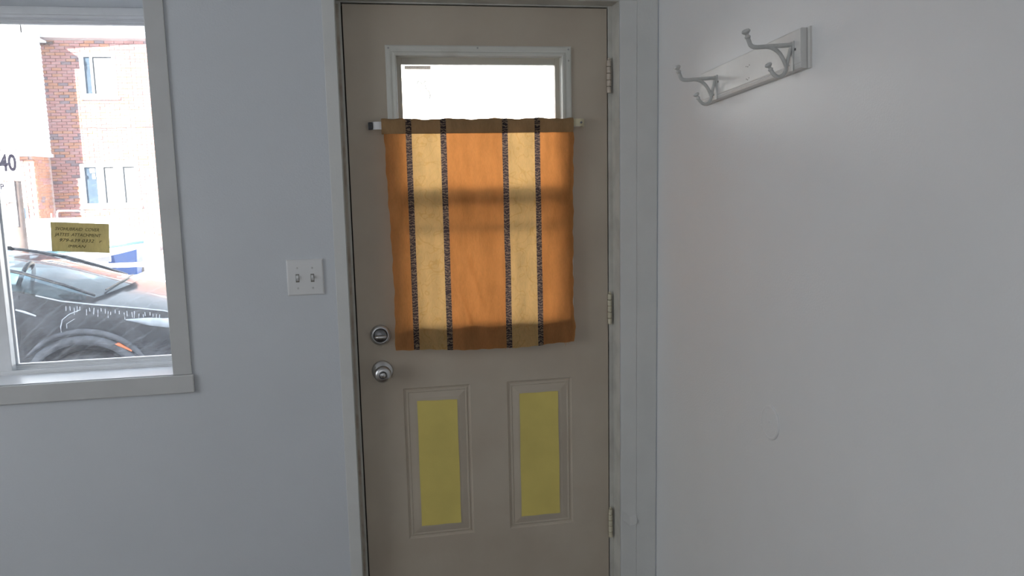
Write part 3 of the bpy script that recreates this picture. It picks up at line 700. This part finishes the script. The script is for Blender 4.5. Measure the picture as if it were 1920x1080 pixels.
def piece(me, loc):
    o = bpy.data.objects.new('brick', me); C.objects.link(o); o.parent = house; o.location = Vector(loc)-WL[house.name]; return o
rows = int((4.93-0.30)/CH); cnt = 0; rest = [MB(), MB(), MB()]
hit = lambda x, z: any(h[0]-0.10 < x < h[1]+0.10 and h[2]-0.05 < z < h[3]+0.01 for h in (UW, LW))
for r in range(rows):
    z = 0.28+r*CH; off = (BL+0.01)/2 if r % 2 else 0
    for c in range(int((FX1-FX0)/(BL+0.01))):
        x = FX0+0.10+c*(BL+0.01)+off
        a0, a1 = max(x-BL/2, FX0), min(x+BL/2, FX1)
        for h in (UW, LW):
            if z+BH > h[2]-0.05 and z < h[3]:
                if a0 >= h[0]-0.005 and a1 <= h[1]+0.005: a1 = a0
                elif a0 < h[0] < a1: a1 = h[0]-0.004
                elif a0 < h[1] < a1: a0 = h[1]+0.004
        if a1-a0 < 0.02: continue
        k = pick(); yj = FYH-0.012+random.uniform(-.004,.004)
        if x < -6.45 and cnt < 230: piece(units[k], ((a0+a1)/2, yj, z)).scale.x = (a1-a0)/BL; cnt += 1
        else: rest[k].box(a0, a1, yj, yj+0.03, z, z+BH)
for r in range(int((2.22-0.30)/CH)):     # lower bay: right flank and street face
    z = 0.28+r*CH; off = (BL+0.01)/2 if r % 2 else 0
    for c in range(5):
        yv = BYL+0.105+c*(BL+0.01)-off*0.5
        if yv > FYH-0.1: continue
        k = 1 if random.random() < .7 else pick(); xj = BXR+random.uniform(-.003,.003)  # flank mostly orange, putting its reflected light into the brick colour
        if cnt < 298 and c < 3: piece(sides[k], (xj, yv, z)); cnt += 1
        else: rest[k].box(xj-0.03, xj, yv-BL/2, yv+BL/2, z, z+BH)
    for c in range(14):
        x = BXR-0.115-c*(BL+0.01)-off
        k = pick(); rest[k].box(x-BL/2, x+BL/2, BYL-0.012, BYL+0.02, z, z+BH)
for k in range(3):
    o = build('brick_courses', rest[k], (M['brick'], M['brick_b'], M['brick_c'])[k], house); o['kind'] = 'stuff'
# upper bay with lapped boards
build('bay_wall', MB().box(-10.4, BXR+0.005, BYU+0.03, FYH+0.2, 2.26, 4.80), M['house_white'], house)
for r in range(25):
    z = 2.27+r*0.101
    mb = MB()
    mb.v = [(BXR+0.030, BYU+0.02, z), (BXR+0.030, FYH, z), (BXR+0.008, FYH, z+0.103), (BXR+0.008, BYU+0.02, z+0.103), (BXR, BYU+0.02, z), (BXR, FYH, z), (BXR, FYH, z+0.103), (BXR, BYU+0.02, z+0.103)]
    mb.f = [(0,1,2,3),(7,6,5,4),(0,4,5,1),(2,6,7,3),(0,3,7,4),(1,5,6,2)]
    build('siding_board', mb, M['siding'], house)
    mb = MB(); xa, xb = -10.4, BXR-0.08
    mb.v = [(xa, BYU+0.005, z), (xb, BYU+0.005, z), (xb, BYU+0.025, z+0.103), (xa, BYU+0.025, z+0.103), (xa, BYU+0.035, z), (xb, BYU+0.035, z), (xb, BYU+0.035, z+0.103), (xa, BYU+0.035, z+0.103)]
    mb.f = [(0,1,2,3),(7,6,5,4),(0,4,5,1),(2,6,7,3),(0,3,7,4),(1,5,6,2)]
    build('siding_board', mb, M['siding'], house)
build('corner_post', MB().box(BXR-0.08, BXR+0.034, BYU, BYU+0.10, 2.24, 4.80), M['soffit'], house)
build('bay_floor', MB().box(-10.4, BXR+0.06, BYU-0.02, FYH, 2.20, 2.27), M['soffit'], house)
ev = MB(); ev.box(FX0-0.2, FX1, FYH-0.42, FYH+0.3, 4.98, 5.02)
build('soffit', ev, M['soffit'], house)
build('fascia', MB().box(FX0-0.2, FX1, FYH-0.45, FYH-0.42, 4.97, 5.16), M['house_white'], house)
build('frieze_board', MB().box(FX0, FX1, FYH-0.03, FYH+0.012, 4.93, 4.985), M['house_white'], house)
build('soffit', MB().box(-10.5, BXR+0.15, BYU-0.15, FYH+0.1, 4.80, 4.84), M['soffit'], house)
build('fascia', MB().box(-10.5, BXR+0.17, BYU-0.17, BYU-0.15, 4.78, 4.96), M['house_white'], house)
build('fascia', MB().box(BXR+0.15, BXR+0.17, BYU-0.17, FYH-0.45, 4.78, 4.96), M['house_white'], house)
rf = MB(); rf.v = [(-10.6,BYU-.17,4.97),(FX1,BYU-.4,5.12),(FX1,22,7.2),(-10.6,22,7.2),(-10.6,24,4.9),(FX1,24,4.9)]; rf.f = [(0,1,2,3),(3,2,5,4),(0,3,4),(1,5,2)]
rf.v[0] = (-10.6,BYU-.17,4.97); rf.v[1] = (FX1,FYH-.45,5.16); build('roof', rf, M['brick_c'], house)
def hwin(W, panes, yb=FYH):
    wf = build('window', MB().frame(W[0], W[1], W[2], W[3], .075, .075, .075, .075, yb-0.03, yb+0.10), M['house_white'], house)
    for (a, b, c, d, mt) in panes:
        build('pane', MB().box(a, b, yb+0.05, yb+0.055, c, d), M[mt], wf)
    mull = MB()
    for i in range(len(panes)-1): mull.box(panes[i][1], panes[i+1][0], yb-0.01, yb+0.09, W[2]+.07, W[3]-.07)
    if len(panes) > 1: build('mullion', mull, M['house_white'], wf)
    build('sill', MB().box(W[0]-.04, W[1]+.04, yb-0.06, yb+0.05, W[2]-.055, W[2]), M['house_white'], wf)
hwin(UW, [(-6.20,-6.05,3.65,4.505,'h_glass'),(-6.01,-5.565,3.65,4.505,'blind')])
hwin(LW, [(-6.405,-6.13,1.10,1.96,'h_glass'),(-5.98,-5.74,1.10,1.96,'blind'),(-5.55,-5.275,1.10,1.96,'blind')])
build('paper', MB().box(-6.285,-6.175,FYH+0.04,FYH+0.049,1.83,1.93), M['sign'], house); build('paper', MB().box(-6.24,-6.175,FYH+0.04,FYH+0.049,1.68,1.80), M['sign'], house)
# small side window and coil of cable
build('window', MB().frame(-7.49, -7.31, 0.62, 1.10, .035, .035, .035, .035, BYL-0.05, BYL), M['house_white'], house)
build('pane', MB().box(-7.455, -7.345, BYL-0.03, BYL-0.02, 0.655, 1.065), M['h_glass'], house)
cb = MB(); cpts = []
for i in range(70):
    t = i/69; cpts.append((-7.20+0.42*t+0.03*math.sin(t*50), FYH-0.05, 4.80+0.035*math.cos(t*50)-0.02*math.sin(t*3)))
cb.tube(cpts, 0.007, 5); build('coiled_cable', cb, M['black'], house)
build('service_cable', MB().tube([(-6.50+i*0.35, FYH-0.04, 2.86+0.05*(i/10)) for i in range(11)], 0.006, 5), M['wood'], house)

# ---------------- the neighbouring pale house seen through the door glass
nh = empty('pale_house', (3.5, 18.4, GZ)); tag(nh, 'pale sunlit house front seen through the door glass', 'house')
build('wall', MB().sheet(-2.3, 8, GZ-0.1, 5.6, 18.3, 18.6, [(0.2,1.6,0.9,2.2),(3.2,4.6,0.9,2.2),(6,7.4,.9,2.2)]), M['stucco'], nh)
for x0 in (0.2, 3.2, 6.0):
    wf = build('window', MB().frame(x0, x0+1.4, 0.9, 2.2, .08, .08, .08, .08, 18.27, 18.4), M['house_white'], nh)
    build('pane', MB().box(x0+.08, x0+1.32, 18.34, 18.35, .98, 2.12), M['blind'], wf)
rf = MB(); rf.v = [(-2.35,18.0,5.6),(8,18.0,5.6),(8,21.5,7.6),(-2.35,21.5,7.6)]; rf.f = [(0,1,2,3)]
rf.v += [(x, y_, z-0.15) for x, y_, z in rf.v]; rf.f += [(7,6,5,4),(0,4,5,1),(1,5,6,2),(2,6,7,3),(3,7,4,0)]
build('roof', rf, M['brick_c'], nh)

# ---------------- unseen white house, added to send sunlight through the door glass
wh_ = empty('bounce_house', (-18, 17.8, GZ)); struct(wh_, 'unseen white house added to brighten the side wall through the door glass', 'house')
wr = [(-30.5,-29.0,0.9,2.2),(-26,-24.5,0.9,2.2),(-18,-16.5,0.9,2.2)]
build('wall', MB().sheet(-38, -13, GZ-0.1, 5.4, 17.6, 17.9, wr), M['siding'], wh_)
for h in wr:
    wf = build('window', MB().frame(*h, .08, .08, .08, .08, 17.57, 17.7), M['house_white'], wh_)
    build('pane', MB().box(h[0]+.08, h[1]-.08, 17.64, 17.65, .98, 2.12), M['h_glass'], wf)
rf = MB(); rf.v = [(-38,17.3,5.4),(-13,17.3,5.4),(-13,21,7.4),(-38,21,7.4)]; rf.f = [(0,1,2,3)]
rf.v += [(x, y_, z-0.15) for x, y_, z in rf.v]; rf.f += [(7,6,5,4),(0,4,5,1),(1,5,6,2),(2,6,7,3),(3,7,4,0)]
build('roof', rf, M['brick_c'], wh_)

# ---------------- boat on its trailer
boat = empty('boat', (-5.0, 12.8, 0.2)); tag(boat, 'white boat with a pale blue stripe standing before the brick house', 'boat')
bl = MB(); st_ = []
nS = 22
for i in range(nS+1):
    t = i/nS; x = -8.2+(-3.88+8.2)*t
    bw = 0.85*math.sqrt(max(0.0, 1-max(0,(t-0.45)/0.55)**2.2)) + 0.02; rise = 0.16*max(0,(t-0.5)/0.5)**2
    zk = 0.16+0.24*max(0,(t-0.6)/0.4)**2; zs_ = 0.44+rise*0.6
    prof_ = [(0,zk),(bw*.55,zk+0.10),(bw*.95,zs_-0.08),(bw,zs_),(bw*.98,zs_+0.04),(bw*.9,zs_+0.18),(bw*.70,0.80 if t<.9 else .70),(bw*.4,0.93 if t < .9 else .74),(0,0.97 if t < .9 else .76)]
    st_.append([(x, 12.8-a, b) for a, b in prof_]+[(x, 12.8+a, b) for a, b in prof_[::-1][1:-1]])
k = len(st_[0])
for s_ in st_: bl.v += s_
for i in range(nS):
    for j in range(k): bl.f.append((i*k+j, i*k+(j+1)%k, (i+1)*k+(j+1)%k, (i+1)*k+j))
bl.f += [tuple(range(k)), tuple(nS*k+j for j in range(k))]
build('hull', bl, M['gel'], boat, smooth=True)
def rail_line(idx, r, mat, name, dz=0.0, i0=0):
    p = [Vector(st_[i][idx])+Vector((0,-0.008,dz)) for i in range(i0, nS+1)]
    build(name, MB().tube(p, r, 6), mat, boat)
rail_line(3, 0.020, M['gel_blue'], 'stripe', -0.03); rail_line(3, 0.010, M['soffit'], 'rub_rail', 0.04); rail_line(2, 0.012, M['gel_blue'], 'stripe', 0.03)
build('grab_rail', MB().tube(spline([(-5.19,12.55,0.95),(-5.18,12.55,1.07),(-5.13,12.55,1.10),(-4.82,12.55,1.09),(-4.77,12.55,1.06),(-4.76,12.55,0.93)],5), 0.014, 8), M['chrome'], boat, smooth=True)
build('grab_rail', MB().tube([(-5.28,12.55,0.93),(-5.28,12.55,1.06)], 0.010, 8), M['chrome'], boat)
tl = empty('boat_trailer', (-5.2, 12.8, GZ)); tag(tl, 'metal trailer with jack carrying the white boat', 'trailer')
build('beam', MB().box(-8.0, -3.62, 12.76, 12.84, 0.05, 0.13), M['alloy'], tl)
build('bunk', MB().box(-6.8, -4.6, 12.3, 12.36, 0.12, 0.24), M['alloy'], tl); build('bunk', MB().box(-6.8, -4.6, 13.24, 13.3, 0.12, 0.24), M['alloy'], tl)
build('jack', MB().tube([(-3.72,12.8,GZ-0.02),(-3.72,12.8,0.42)], 0.035, 10), M['alloy'], tl)
build('winch', MB().box(-3.85,-3.58,12.70,12.88,0.32,0.40), M['brick_c'], tl, bevel=0.02)
build('axle', MB().box(-6.5,-6.42,12.1,13.5,0.0,0.08), M['alloy'], tl)
for yy in (12.05, 13.55):
    build('wheel', MB().lathe((-6.46,yy-.07,0.02), (0,1,0), [(0.16,0.0),(0.27,0.0),(0.30,0.03),(0.30,0.11),(0.27,0.14),(0.16,0.14)], 24), M['tire'], tl)

# ---------------- blue bins
def wheelie(x, yv, wd, ht, lab, z0=GZ-0.02):
    b_ = empty('wheelie_bin', (x, yv, z0)); tag(b_, lab, 'bin', 'blue bins by the boat')
    w0 = wd*0.40; w1 = wd*0.5; mb = MB()
    for (hw_, z) in ((w0, 0.03), (w0*1.02, 0.06), (w1, ht-0.10), (w1+0.02, ht-0.095), (w1+0.02, ht-0.05)):
        mb.v += [(x-hw_, yv-hw_*1.1, z0+z), (x+hw_, yv-hw_*1.1, z0+z), (x+hw_, yv+hw_*1.1, z0+z), (x-hw_, yv+hw_*1.1, z0+z)]
    for r in range(4):
        for e in range(4): mb.f.append((r*4+e, r*4+(e+1)%4, r*4+4+(e+1)%4, r*4+4+e))
    mb.f += [(3,2,1,0),(16,17,18,19)]
    build('body', mb, M['bin'], b_, bevel=0.012)
    lid = MB(); h2 = w1+0.035
    lid.v = [(x-h2,yv-h2*1.1,z0+ht-.05),(x+h2,yv-h2*1.1,z0+ht-.05),(x+h2,yv+h2*1.15,z0+ht-.05),(x-h2,yv+h2*1.15,z0+ht-.05),(x-h2*.8,yv-h2*.8,z0+ht),(x+h2*.8,yv-h2*.8,z0+ht),(x+h2*.8,yv+h2,z0+ht+.02),(x-h2*.8,yv+h2,z0+ht+.02)]
    lid.f = [(3,2,1,0),(4,5,6,7),(0,1,5,4),(1,2,6,5),(2,3,7,6),(3,0,4,7)]
    build('lid', lid, M['bin'], b_, bevel=0.01)
    build('handle', MB().tube([(x-h2*.8,yv+h2*1.15,z0+ht-.06),(x-h2*.8,yv+h2*1.15+.07,z0+ht-.03),(x+h2*.8,yv+h2*1.15+.07,z0+ht-.03),(x+h2*.8,yv+h2*1.15,z0+ht-.06)], 0.014, 8), M['bin'], b_)
    for s_ in (-1, 1):
        build('wheel', MB().lathe((x+s_*w0*0.95-.02, yv+w0*1.15, z0+0.09), (1,0,0), [(0.03,0),(0.09,0),(0.09,0.04),(0.03,0.04)], 18), M['tire'], b_)
wheelie(-4.62, 14.5, 0.46, 0.80, 'blue wheeled bin standing behind the bow of the boat')
wheelie(-5.72, 14.4, 0.52, 0.66, 'short blue wheeled bin behind the middle of the boat hull')
wheelie(-5.02, 15.2, 0.34, 0.56, 'small narrow blue bin between the two larger ones')

# ---------------- pole with traffic signs
PX, PY = -5.44, 11.40
pole = empty('utility_pole', (PX, PY, GZ)); tag(pole, 'wooden pole before the white boat carrying traffic signs', 'pole')
build('shaft', MB().lathe((PX+0.02,PY+0.13,GZ-0.1), (0,0,1), [(0.115,0),(0.108,1.0),(0.102,1.9),(0.102,2.0)], 18), M['wood'], pole, smooth=True)
build('sign_post', MB().tube([(PX+0.05,PY+0.02,0.9),(PX+0.05,PY+0.02,2.13)], 0.018, 8), M['alloy'], pole)
def sign_plate(name, x0, x1, z0, z1, yv, lab):
    s_ = build(name, MB().box(x0, x1, yv, yv+0.005, z0, z1), M['sign'], None, bevel=0.002); tag(s_, lab, 'sign'); return s_
s40 = sign_plate('speed_sign', -5.61, -5.252, 1.637, 2.146, PY-0.005, 'white speed limit sign reading 40 on the wooden pole')
lettering('lettering', '40', 0.36, M['sign_ink'], s40, (-5.422,PY-0.0075,1.785), (1,0,0), (0,0,1), 0.002, 'CENTER', width=0.25, bold=0.010)
lettering('lettering', 'MAXIMUM', 0.060, M['sign_ink'], s40, (-5.431,PY-0.0075,2.070), (1,0,0), (0,0,1), 0.002, 'CENTER', width=0.29)
for q in range(2): build('printed_line', MB().box(-5.57, -5.30, PY-0.007, PY-0.005, 1.69+q*0.045, 1.70+q*0.045), M['sign_ink'], s40)
sp_ = sign_plate('parking_sign', -5.608, -5.390, 1.288, 1.600, PY-0.005, 'small white parking sign with letter P under the speed sign')
lettering('lettering', 'P', 0.12, M['sign_ink'], sp_, (-5.575,PY-0.0075,1.495), (1,0,0), (0,0,1), 0.002, bold=0.004)
for q in range(3): build('printed_line', MB().box(-5.572, -5.435, PY-0.007, PY-0.005, 1.32+q*0.044, 1.33+q*0.044), M['sign_ink'], sp_)

# ---------------- black car parked in the shade of the house
car = empty('car', (-3.2, 4.18, GZ)); tag(car, 'black salt-stained car parked along the street outside the window', 'car')
CY, HW = 4.18, 0.78
# lower body: stations along x (front to rear): x, half width, hood/deck centre z, shoulder z, bottom z
ST = [(-1.03,0.52,0.36,0.34,-0.02),(-1.07,0.66,0.47,0.44,-0.08),(-1.14,0.76,0.55,0.51,-0.10),(-1.25,0.82,0.61,0.570,-0.10),(-1.40,0.85,0.665,0.628,-0.09),(-1.60,0.865,0.715,0.665,-0.09),(-1.85,0.87,0.755,0.705,-0.09),
      (-2.05,0.87,0.78,0.742,-0.09),(-2.20,0.87,0.80,0.790,-0.09),(-2.36,0.87,0.83,0.830,-0.09),(-2.7,0.87,0.86,0.850,-0.09),(-3.3,0.87,0.88,0.87,-0.09),(-3.9,0.87,0.90,0.89,-0.09),(-4.4,0.86,0.92,0.90,-0.09),(-4.9,0.83,0.92,0.90,-0.06),(-5.15,0.76,0.90,0.86,0.0)]
def sec_(x, hw_, zc, zsh, zb):
    H = zsh-zb
    half = [(0.0, zc), (hw_*0.55, zc-0.006), (hw_*0.84, zsh+0.004), (hw_*0.93, zsh-0.014), (hw_*0.962, zsh-0.10*H), (hw_*0.985, zsh-0.26*H), (hw_*0.978, zsh-0.31*H), (hw_, zsh-0.52*H), (hw_*0.995, zsh-0.75*H), (hw_*0.965, zb+0.03), (hw_*0.90, zb)]
    return [(x, CY-a, z) for a, z in half] + [(x, CY+a, z) for a, z in half[::-1][:-1]]
cb_ = MB(); k = None
for s_ in ST:
    q = sec_(s_[0], s_[1]*HW/0.87, *s_[2:]); k = len(q); cb_.v += q
for i in range(len(ST)-1):
    for j in range(k): cb_.f.append((i*k+j, i*k+(j+1)%k, (i+1)*k+(j+1)%k, (i+1)*k+j))
cb_.f += [tuple(range(k)), tuple((len(ST)-1)*k+j for j in range(k))]
body = build('body', cb_, M['car'], car, smooth=True)
AX, AZ, AR = -1.945, 0.055, 0.375
def cut(o, ax, az, ar):
    cm = bpy.data.meshes.new('cut'); b = MB().lathe((ax, CY-1.2, az), (0,1,0), [(ar,0),(ar,0.62)], 48); b2 = MB().lathe((ax, CY+0.58, az), (0,1,0), [(ar,0),(ar,0.62)], 48)
    n = len(b.v); b.v += b2.v; b.f += [tuple(i+n for i in f_) for f_ in b2.f]
    cm.from_pydata(b.v, [], b.f); bm = bmesh.new(); bm.from_mesh(cm); bmesh.ops.recalc_face_normals(bm, faces=bm.faces); bm.to_mesh(cm); bm.free()
    co = bpy.data.objects.new('cut', cm); C.objects.link(co)
    md = o.modifiers.new('bool', 'BOOLEAN'); md.operation = 'DIFFERENCE'; md.solver = 'EXACT'; md.object = co
    bpy.context.view_layer.update()
    ev_ = o.evaluated_get(bpy.context.evaluated_depsgraph_get()); nm = bpy.data.meshes.new_from_object(ev_)
    o.modifiers.clear(); o.data = nm; bpy.data.objects.remove(co)
for ax in (AX, -4.45): cut(body, ax, AZ, AR)
for p in body.data.polygons: p.use_smooth = True
sm = body.modifiers.new('edge', 'EDGE_SPLIT'); sm.split_angle = math.radians(38)
def arch_band(ax, r0, r1, mat, name, yout):
    mb = MB(); n = 40
    for i in range(n+1):
        a = math.radians(-12+204*i/n)
        for (r, yy) in ((r0, yout+0.004), (r0, yout-0.010), ((r0+r1)/2, yout-0.013), (r1, yout+0.0), (r1, yout+0.02)):
            mb.v.append((ax+r*math.cos(a), yy, AZ+r*math.sin(a)))
    for i in range(n):
        for j in range(4):
            a = i*5+j; mb.f.append((a, a+1, a+6, a+5))
    return build(name, mb, mat, car, smooth=True)
YN = CY-HW
for ax in (AX, -4.45):
    arch_band(ax, 0.368, 0.425, M['car_low'], 'wheel_arch', YN+0.004)
    arch_band(ax, 0.440, 0.475, M['car_low'], 'fender_crease', YN+0.014)
    build('wheel_well', MB().lathe((ax, YN+0.30, AZ), (0,1,0), [(0.372,0),(0.372,0.03)], 40), M['car_black'], car)
    for yy, s_ in ((YN+0.02, 1), (CY+HW-0.02, -1)):
        wy = yy if s_ == 1 else yy-0.20
        wh = build('wheel', MB().lathe((ax, wy, GZ+0.315), (0,1,0), [(0.20,0.012),(0.205,0.0),(0.27,0.0),(0.305,0.02),(0.315,0.05),(0.315,0.15),(0.305,0.18),(0.27,0.20),(0.20,0.20)], 40), M['tire'], car, smooth=True)
        rim = MB(); rim.lathe((ax, wy, GZ+0.315), (0,1,0), [(0.06,0.012),(0.06,0.05)], 20)
        for q in range(5):
            a = math.radians(90+72*q); c_, s2 = math.cos(a), math.sin(a)
            rim.tube([(ax+.03*c_, wy+.025, GZ+.315+.03*s2), (ax+.20*c_, wy+.025, GZ+.315+.20*s2)], [0.035,0.022], 8)
        build('rim', rim, M['alloy'], wh)
# greenhouse: roof skin, pillars and glass
HT = [(-1.70,0.735,0.70),(-1.84,0.757,0.735),(-2.21,0.930,0.690),(-2.42,1.000,0.655),(-2.75,1.060,0.63),(-3.3,1.085,0.62),(-3.9,1.065,0.62),(-4.5,0.99,0.62),(-4.95,0.92,0.62)]
roof = MB(); rr = [(-2.66,1.020,0.655),(-2.80,1.052,0.645),(-3.1,1.075,0.635),(-3.5,1.078,0.63),(-3.9,1.055,0.625),(-4.3,1.00,0.62)]
for x, z, hw_ in rr:
    for a, dz in ((-1,-0.012),(-.85,0.022),(-.45,0.040),(0,0.045),(.45,0.040),(.85,0.022),(1,-0.012)): roof.v.append((x, CY+hw_*.9*a, z+dz))
for i in range(len(rr)-1):
    for j in range(6): roof.f.append((i*7+j, i*7+j+1, i*7+j+8, i*7+j+7))
build('roof', roof, M['car'], car, smooth=True)
ws = MB(); wsr = [(-1.66,0.728,0.735,0.13),(-1.86,0.800,0.725,0.09),(-2.10,0.890,0.705,0.06),(-2.40,0.975,0.68,0.045),(-2.67,1.030,0.655,0.035)]
for x, z, hw_, bow in wsr:
    for a in (-1,-.8,-.4,0,.4,.8,1): ws.v.append((x-0.19*a*a*(1 if x > -2.3 else .5), CY+hw_*.9*a, z+(1-a*a)*bow*0.3))
for i in range(len(wsr)-1):
    for j in range(6): ws.f.append((i*7+j, i*7+j+1, i*7+j+8, i*7+j+7))
build('windshield', ws, M['car_glass'], car, smooth=True)
for s_ in (-1, 1):
    ap = [(-1.845,CY+s_*0.661,0.745),(-2.05,CY+s_*0.650,0.835),(-2.29,CY+s_*0.633,0.925),(-2.52,CY+s_*0.612,0.985),(-2.80,CY+s_*0.590,1.035),(-3.2,CY+s_*0.581,1.062),(-3.9,CY+s_*0.572,1.045),(-4.5,CY+s_*0.576,0.95),(-4.9,CY+s_*0.594,0.90)]
    build('pillar', MB().tube(ap, [0.010,0.011,0.012,0.013,0.015,0.02,0.022,0.025,0.02], 8), M['car'], car, smooth=True)
    build('pillar', MB().tube([(-3.25,CY+s_*0.581,1.06),(-3.30,CY+s_*0.720,0.87)], 0.04, 8), M['car_black'], car)
    sg = MB(); tops = [(-1.90,0.765),(-2.05,0.835),(-2.29,0.925),(-2.52,0.985),(-2.80,1.035),(-3.2,1.06),(-3.9,1.045),(-4.5,0.95)]
    bots = [(-1.90,0.725),(-2.05,0.735),(-2.29,0.81),(-2.52,0.835),(-2.80,0.85),(-3.2,0.86),(-3.9,0.885),(-4.5,0.90)]
    hw_t = [.735,.722,.703,.68,.655,.645,.635,.64]
    for (xt, zt), (xb2, zb2), h_ in zip(tops, bots, hw_t): sg.v += [(xt, CY+s_*h_*.9, zt), (xb2, CY+s_*0.720, zb2)]
    for i in range(7): sg.f.append((i*2, i*2+1, i*2+3, i*2+2))
    build('side_glass', sg, M['car_glass'], car, smooth=True)
build('rear_glass', MB().quad((-4.3,CY-.6,1.0),(-4.3,CY+.6,1.0),(-4.92,CY+.64,.91),(-4.92,CY-.64,.91)), M['car_glass'], car)
# painted hood-edge highlight, door cut, handle, lamps, salt streaks
def side_y(x, z):
    for a, b in zip(ST, ST[1:]):
        if b[0] <= x <= a[0]:
            t = (a[0]-x)/(a[0]-b[0]); hw_ = (a[1]+(b[1]-a[1])*t)*HW/0.87; zsh = a[3]+(b[3]-a[3])*t; zb = a[4]+(b[4]-a[4])*t; break
    H = zsh-zb; tab = [(zsh+.004,.84),(zsh-.014,.93),(zsh-.1*H,.962),(zsh-.26*H,.985),(zsh-.31*H,.978),(zsh-.52*H,1.0),(zsh-.75*H,.995),(zb+.03,.965)]
    return CY-hw_*lerp_tab(z, tab)
def on_side(pts, off=0.003): return [(x, side_y(x, z)-off, z) for x, z in pts]
build('hood_highlight', MB().tube(on_side([(-1.25,0.556),(-1.40,0.613),(-1.60,0.65),(-1.85,0.69),(-2.05,0.727),(-2.2,0.775)]), 0.005, 6), M['salt'], car)  # pale tube painting the highlight along the fender edge
build('door_seam', MB().tube(on_side([(-2.30,0.78),(-2.31,0.5),(-2.36,0.2),(-2.42,0.05)],0.001), 0.004, 6), M['car_black'], car)
build('door_handle', MB().tube(on_side([(-2.32,0.690),(-2.27,0.672),(-2.20,0.640)],0.012), [0.005,0.008,0.005], 8), M['salt'], car)
def patch(name, outline, mat, off, segs=14):
    xs_ = [p[0] for p in outline[0]]; mb = MB(); x0_, x1_ = xs_[0], xs_[-1]
    top, bot = outline
    for i in range(segs+1):
        x = x0_+(x1_-x0_)*i/segs
        zt = lerp_tab(-x, [(-a, b) for a, b in top]) if top[0][0] < top[-1][0] else lerp_tab(x, top); zb = lerp_tab(-x, [(-a, b) for a, b in bot]) if bot[0][0] < bot[-1][0] else lerp_tab(x, bot)
        for q in range(5):
            z = zt+(zb-zt)*q/4; e = off*(1 if 0 < q < 4 else -0.3); mb.v.append((x, side_y(x, z)-e, z))
    for i in range(segs):
        for q in range(4): a = i*5+q; mb.f.append((a, a+1, a+6, a+5))
    return build(name, mb, mat, car, smooth=True)
patch('headlight', ([(-1.645,0.575),(-1.50,0.578),(-1.30,0.555),(-1.12,0.47)], [(-1.645,0.567),(-1.50,0.515),(-1.30,0.470),(-1.12,0.42)]), M['lamp_glass'], 0.012)
patch('side_marker', ([(-1.745,0.412),(-1.70,0.416),(-1.62,0.355)], [(-1.745,0.400),(-1.70,0.380),(-1.62,0.340)]), M['amber'], 0.016, 8)
patch('fog_recess', ([(-1.34,0.40),(-1.30,0.44),(-1.22,0.42)], [(-1.34,0.25),(-1.30,0.25),(-1.22,0.25)]), M['car_low'], 0.008, 8)
patch('rocker_panel', ([(-2.40,0.40),(-3.0,0.40),(-3.9,0.42)], [(-2.40,0.0),(-3.0,0.0),(-3.9,0.0)]), M['car_low'], 0.006, 12)
sl = MB()
for i in range(26):
    x = -2.02+0.62*i/26+random.uniform(-.01,.01); z = lerp_tab(-x, [(1.40,.613),(1.60,.65),(1.85,.69),(2.05,.727)][::-1]) - 0.02 - random.uniform(0,.02)
    z = 0.69+(x+1.85)*-0.16-0.02-random.uniform(0,.02)
    sl.tube(on_side([(x,z),(x+random.uniform(-.004,.004),z-random.uniform(.02,.05))],0.001), 0.0022, 4)
sl.tube(on_side([(-1.93,.66),(-2.0,.635),(-2.045,.60),(-2.058,.55),(-2.056,.50)],0.001), 0.003, 4)
sl.tube(on_side([(-1.97,.60),(-2.02,.57),(-2.02,.54)],0.001), 0.002, 4)
build('salt_streak', sl, M['salt'], car)
build('wiper', MB().tube([(-1.80,CY-.52,.765),(-1.74,CY-.2,.790),(-1.72,CY+.15,.795)], 0.006, 6), M['car_black'], car)
# cabin inside: dashboard, steering wheel, two seats
build('dashboard', MB().box(-2.35, -1.92, CY-.68, CY+.68, 0.55, 0.76), M['car_black'], car, bevel=0.04)
swh = [(-2.36+0.05*math.sin(a), CY-0.36+0.18*math.cos(a), 0.80+0.17*math.sin(a)) for a in [2*math.pi*i/24 for i in range(25)]]
build('steering_wheel', MB().tube(swh, 0.016, 8, caps=False), M['car_black'], car, smooth=True)
for yy in (CY-0.37, CY+0.37):
    se = build('car_seat', MB().box(-3.1, -2.75, yy-.24, yy+.24, 0.35, 0.86), M['seat'], car, bevel=0.05)
    build('head_rest', MB().box(-3.08, -2.98, yy-.12, yy+.12, 0.86, 1.0), M['seat'], se, bevel=0.03)
# the car stands at a slight angle to the kerb
ang = math.radians(6); piv = Vector((AX, YN, 0)); d0 = Vector((-3.2, CY, GZ))-piv
car.rotation_euler = (0, 0, ang); car.location = piv + Matrix.Rotation(ang, 3, 'Z') @ d0
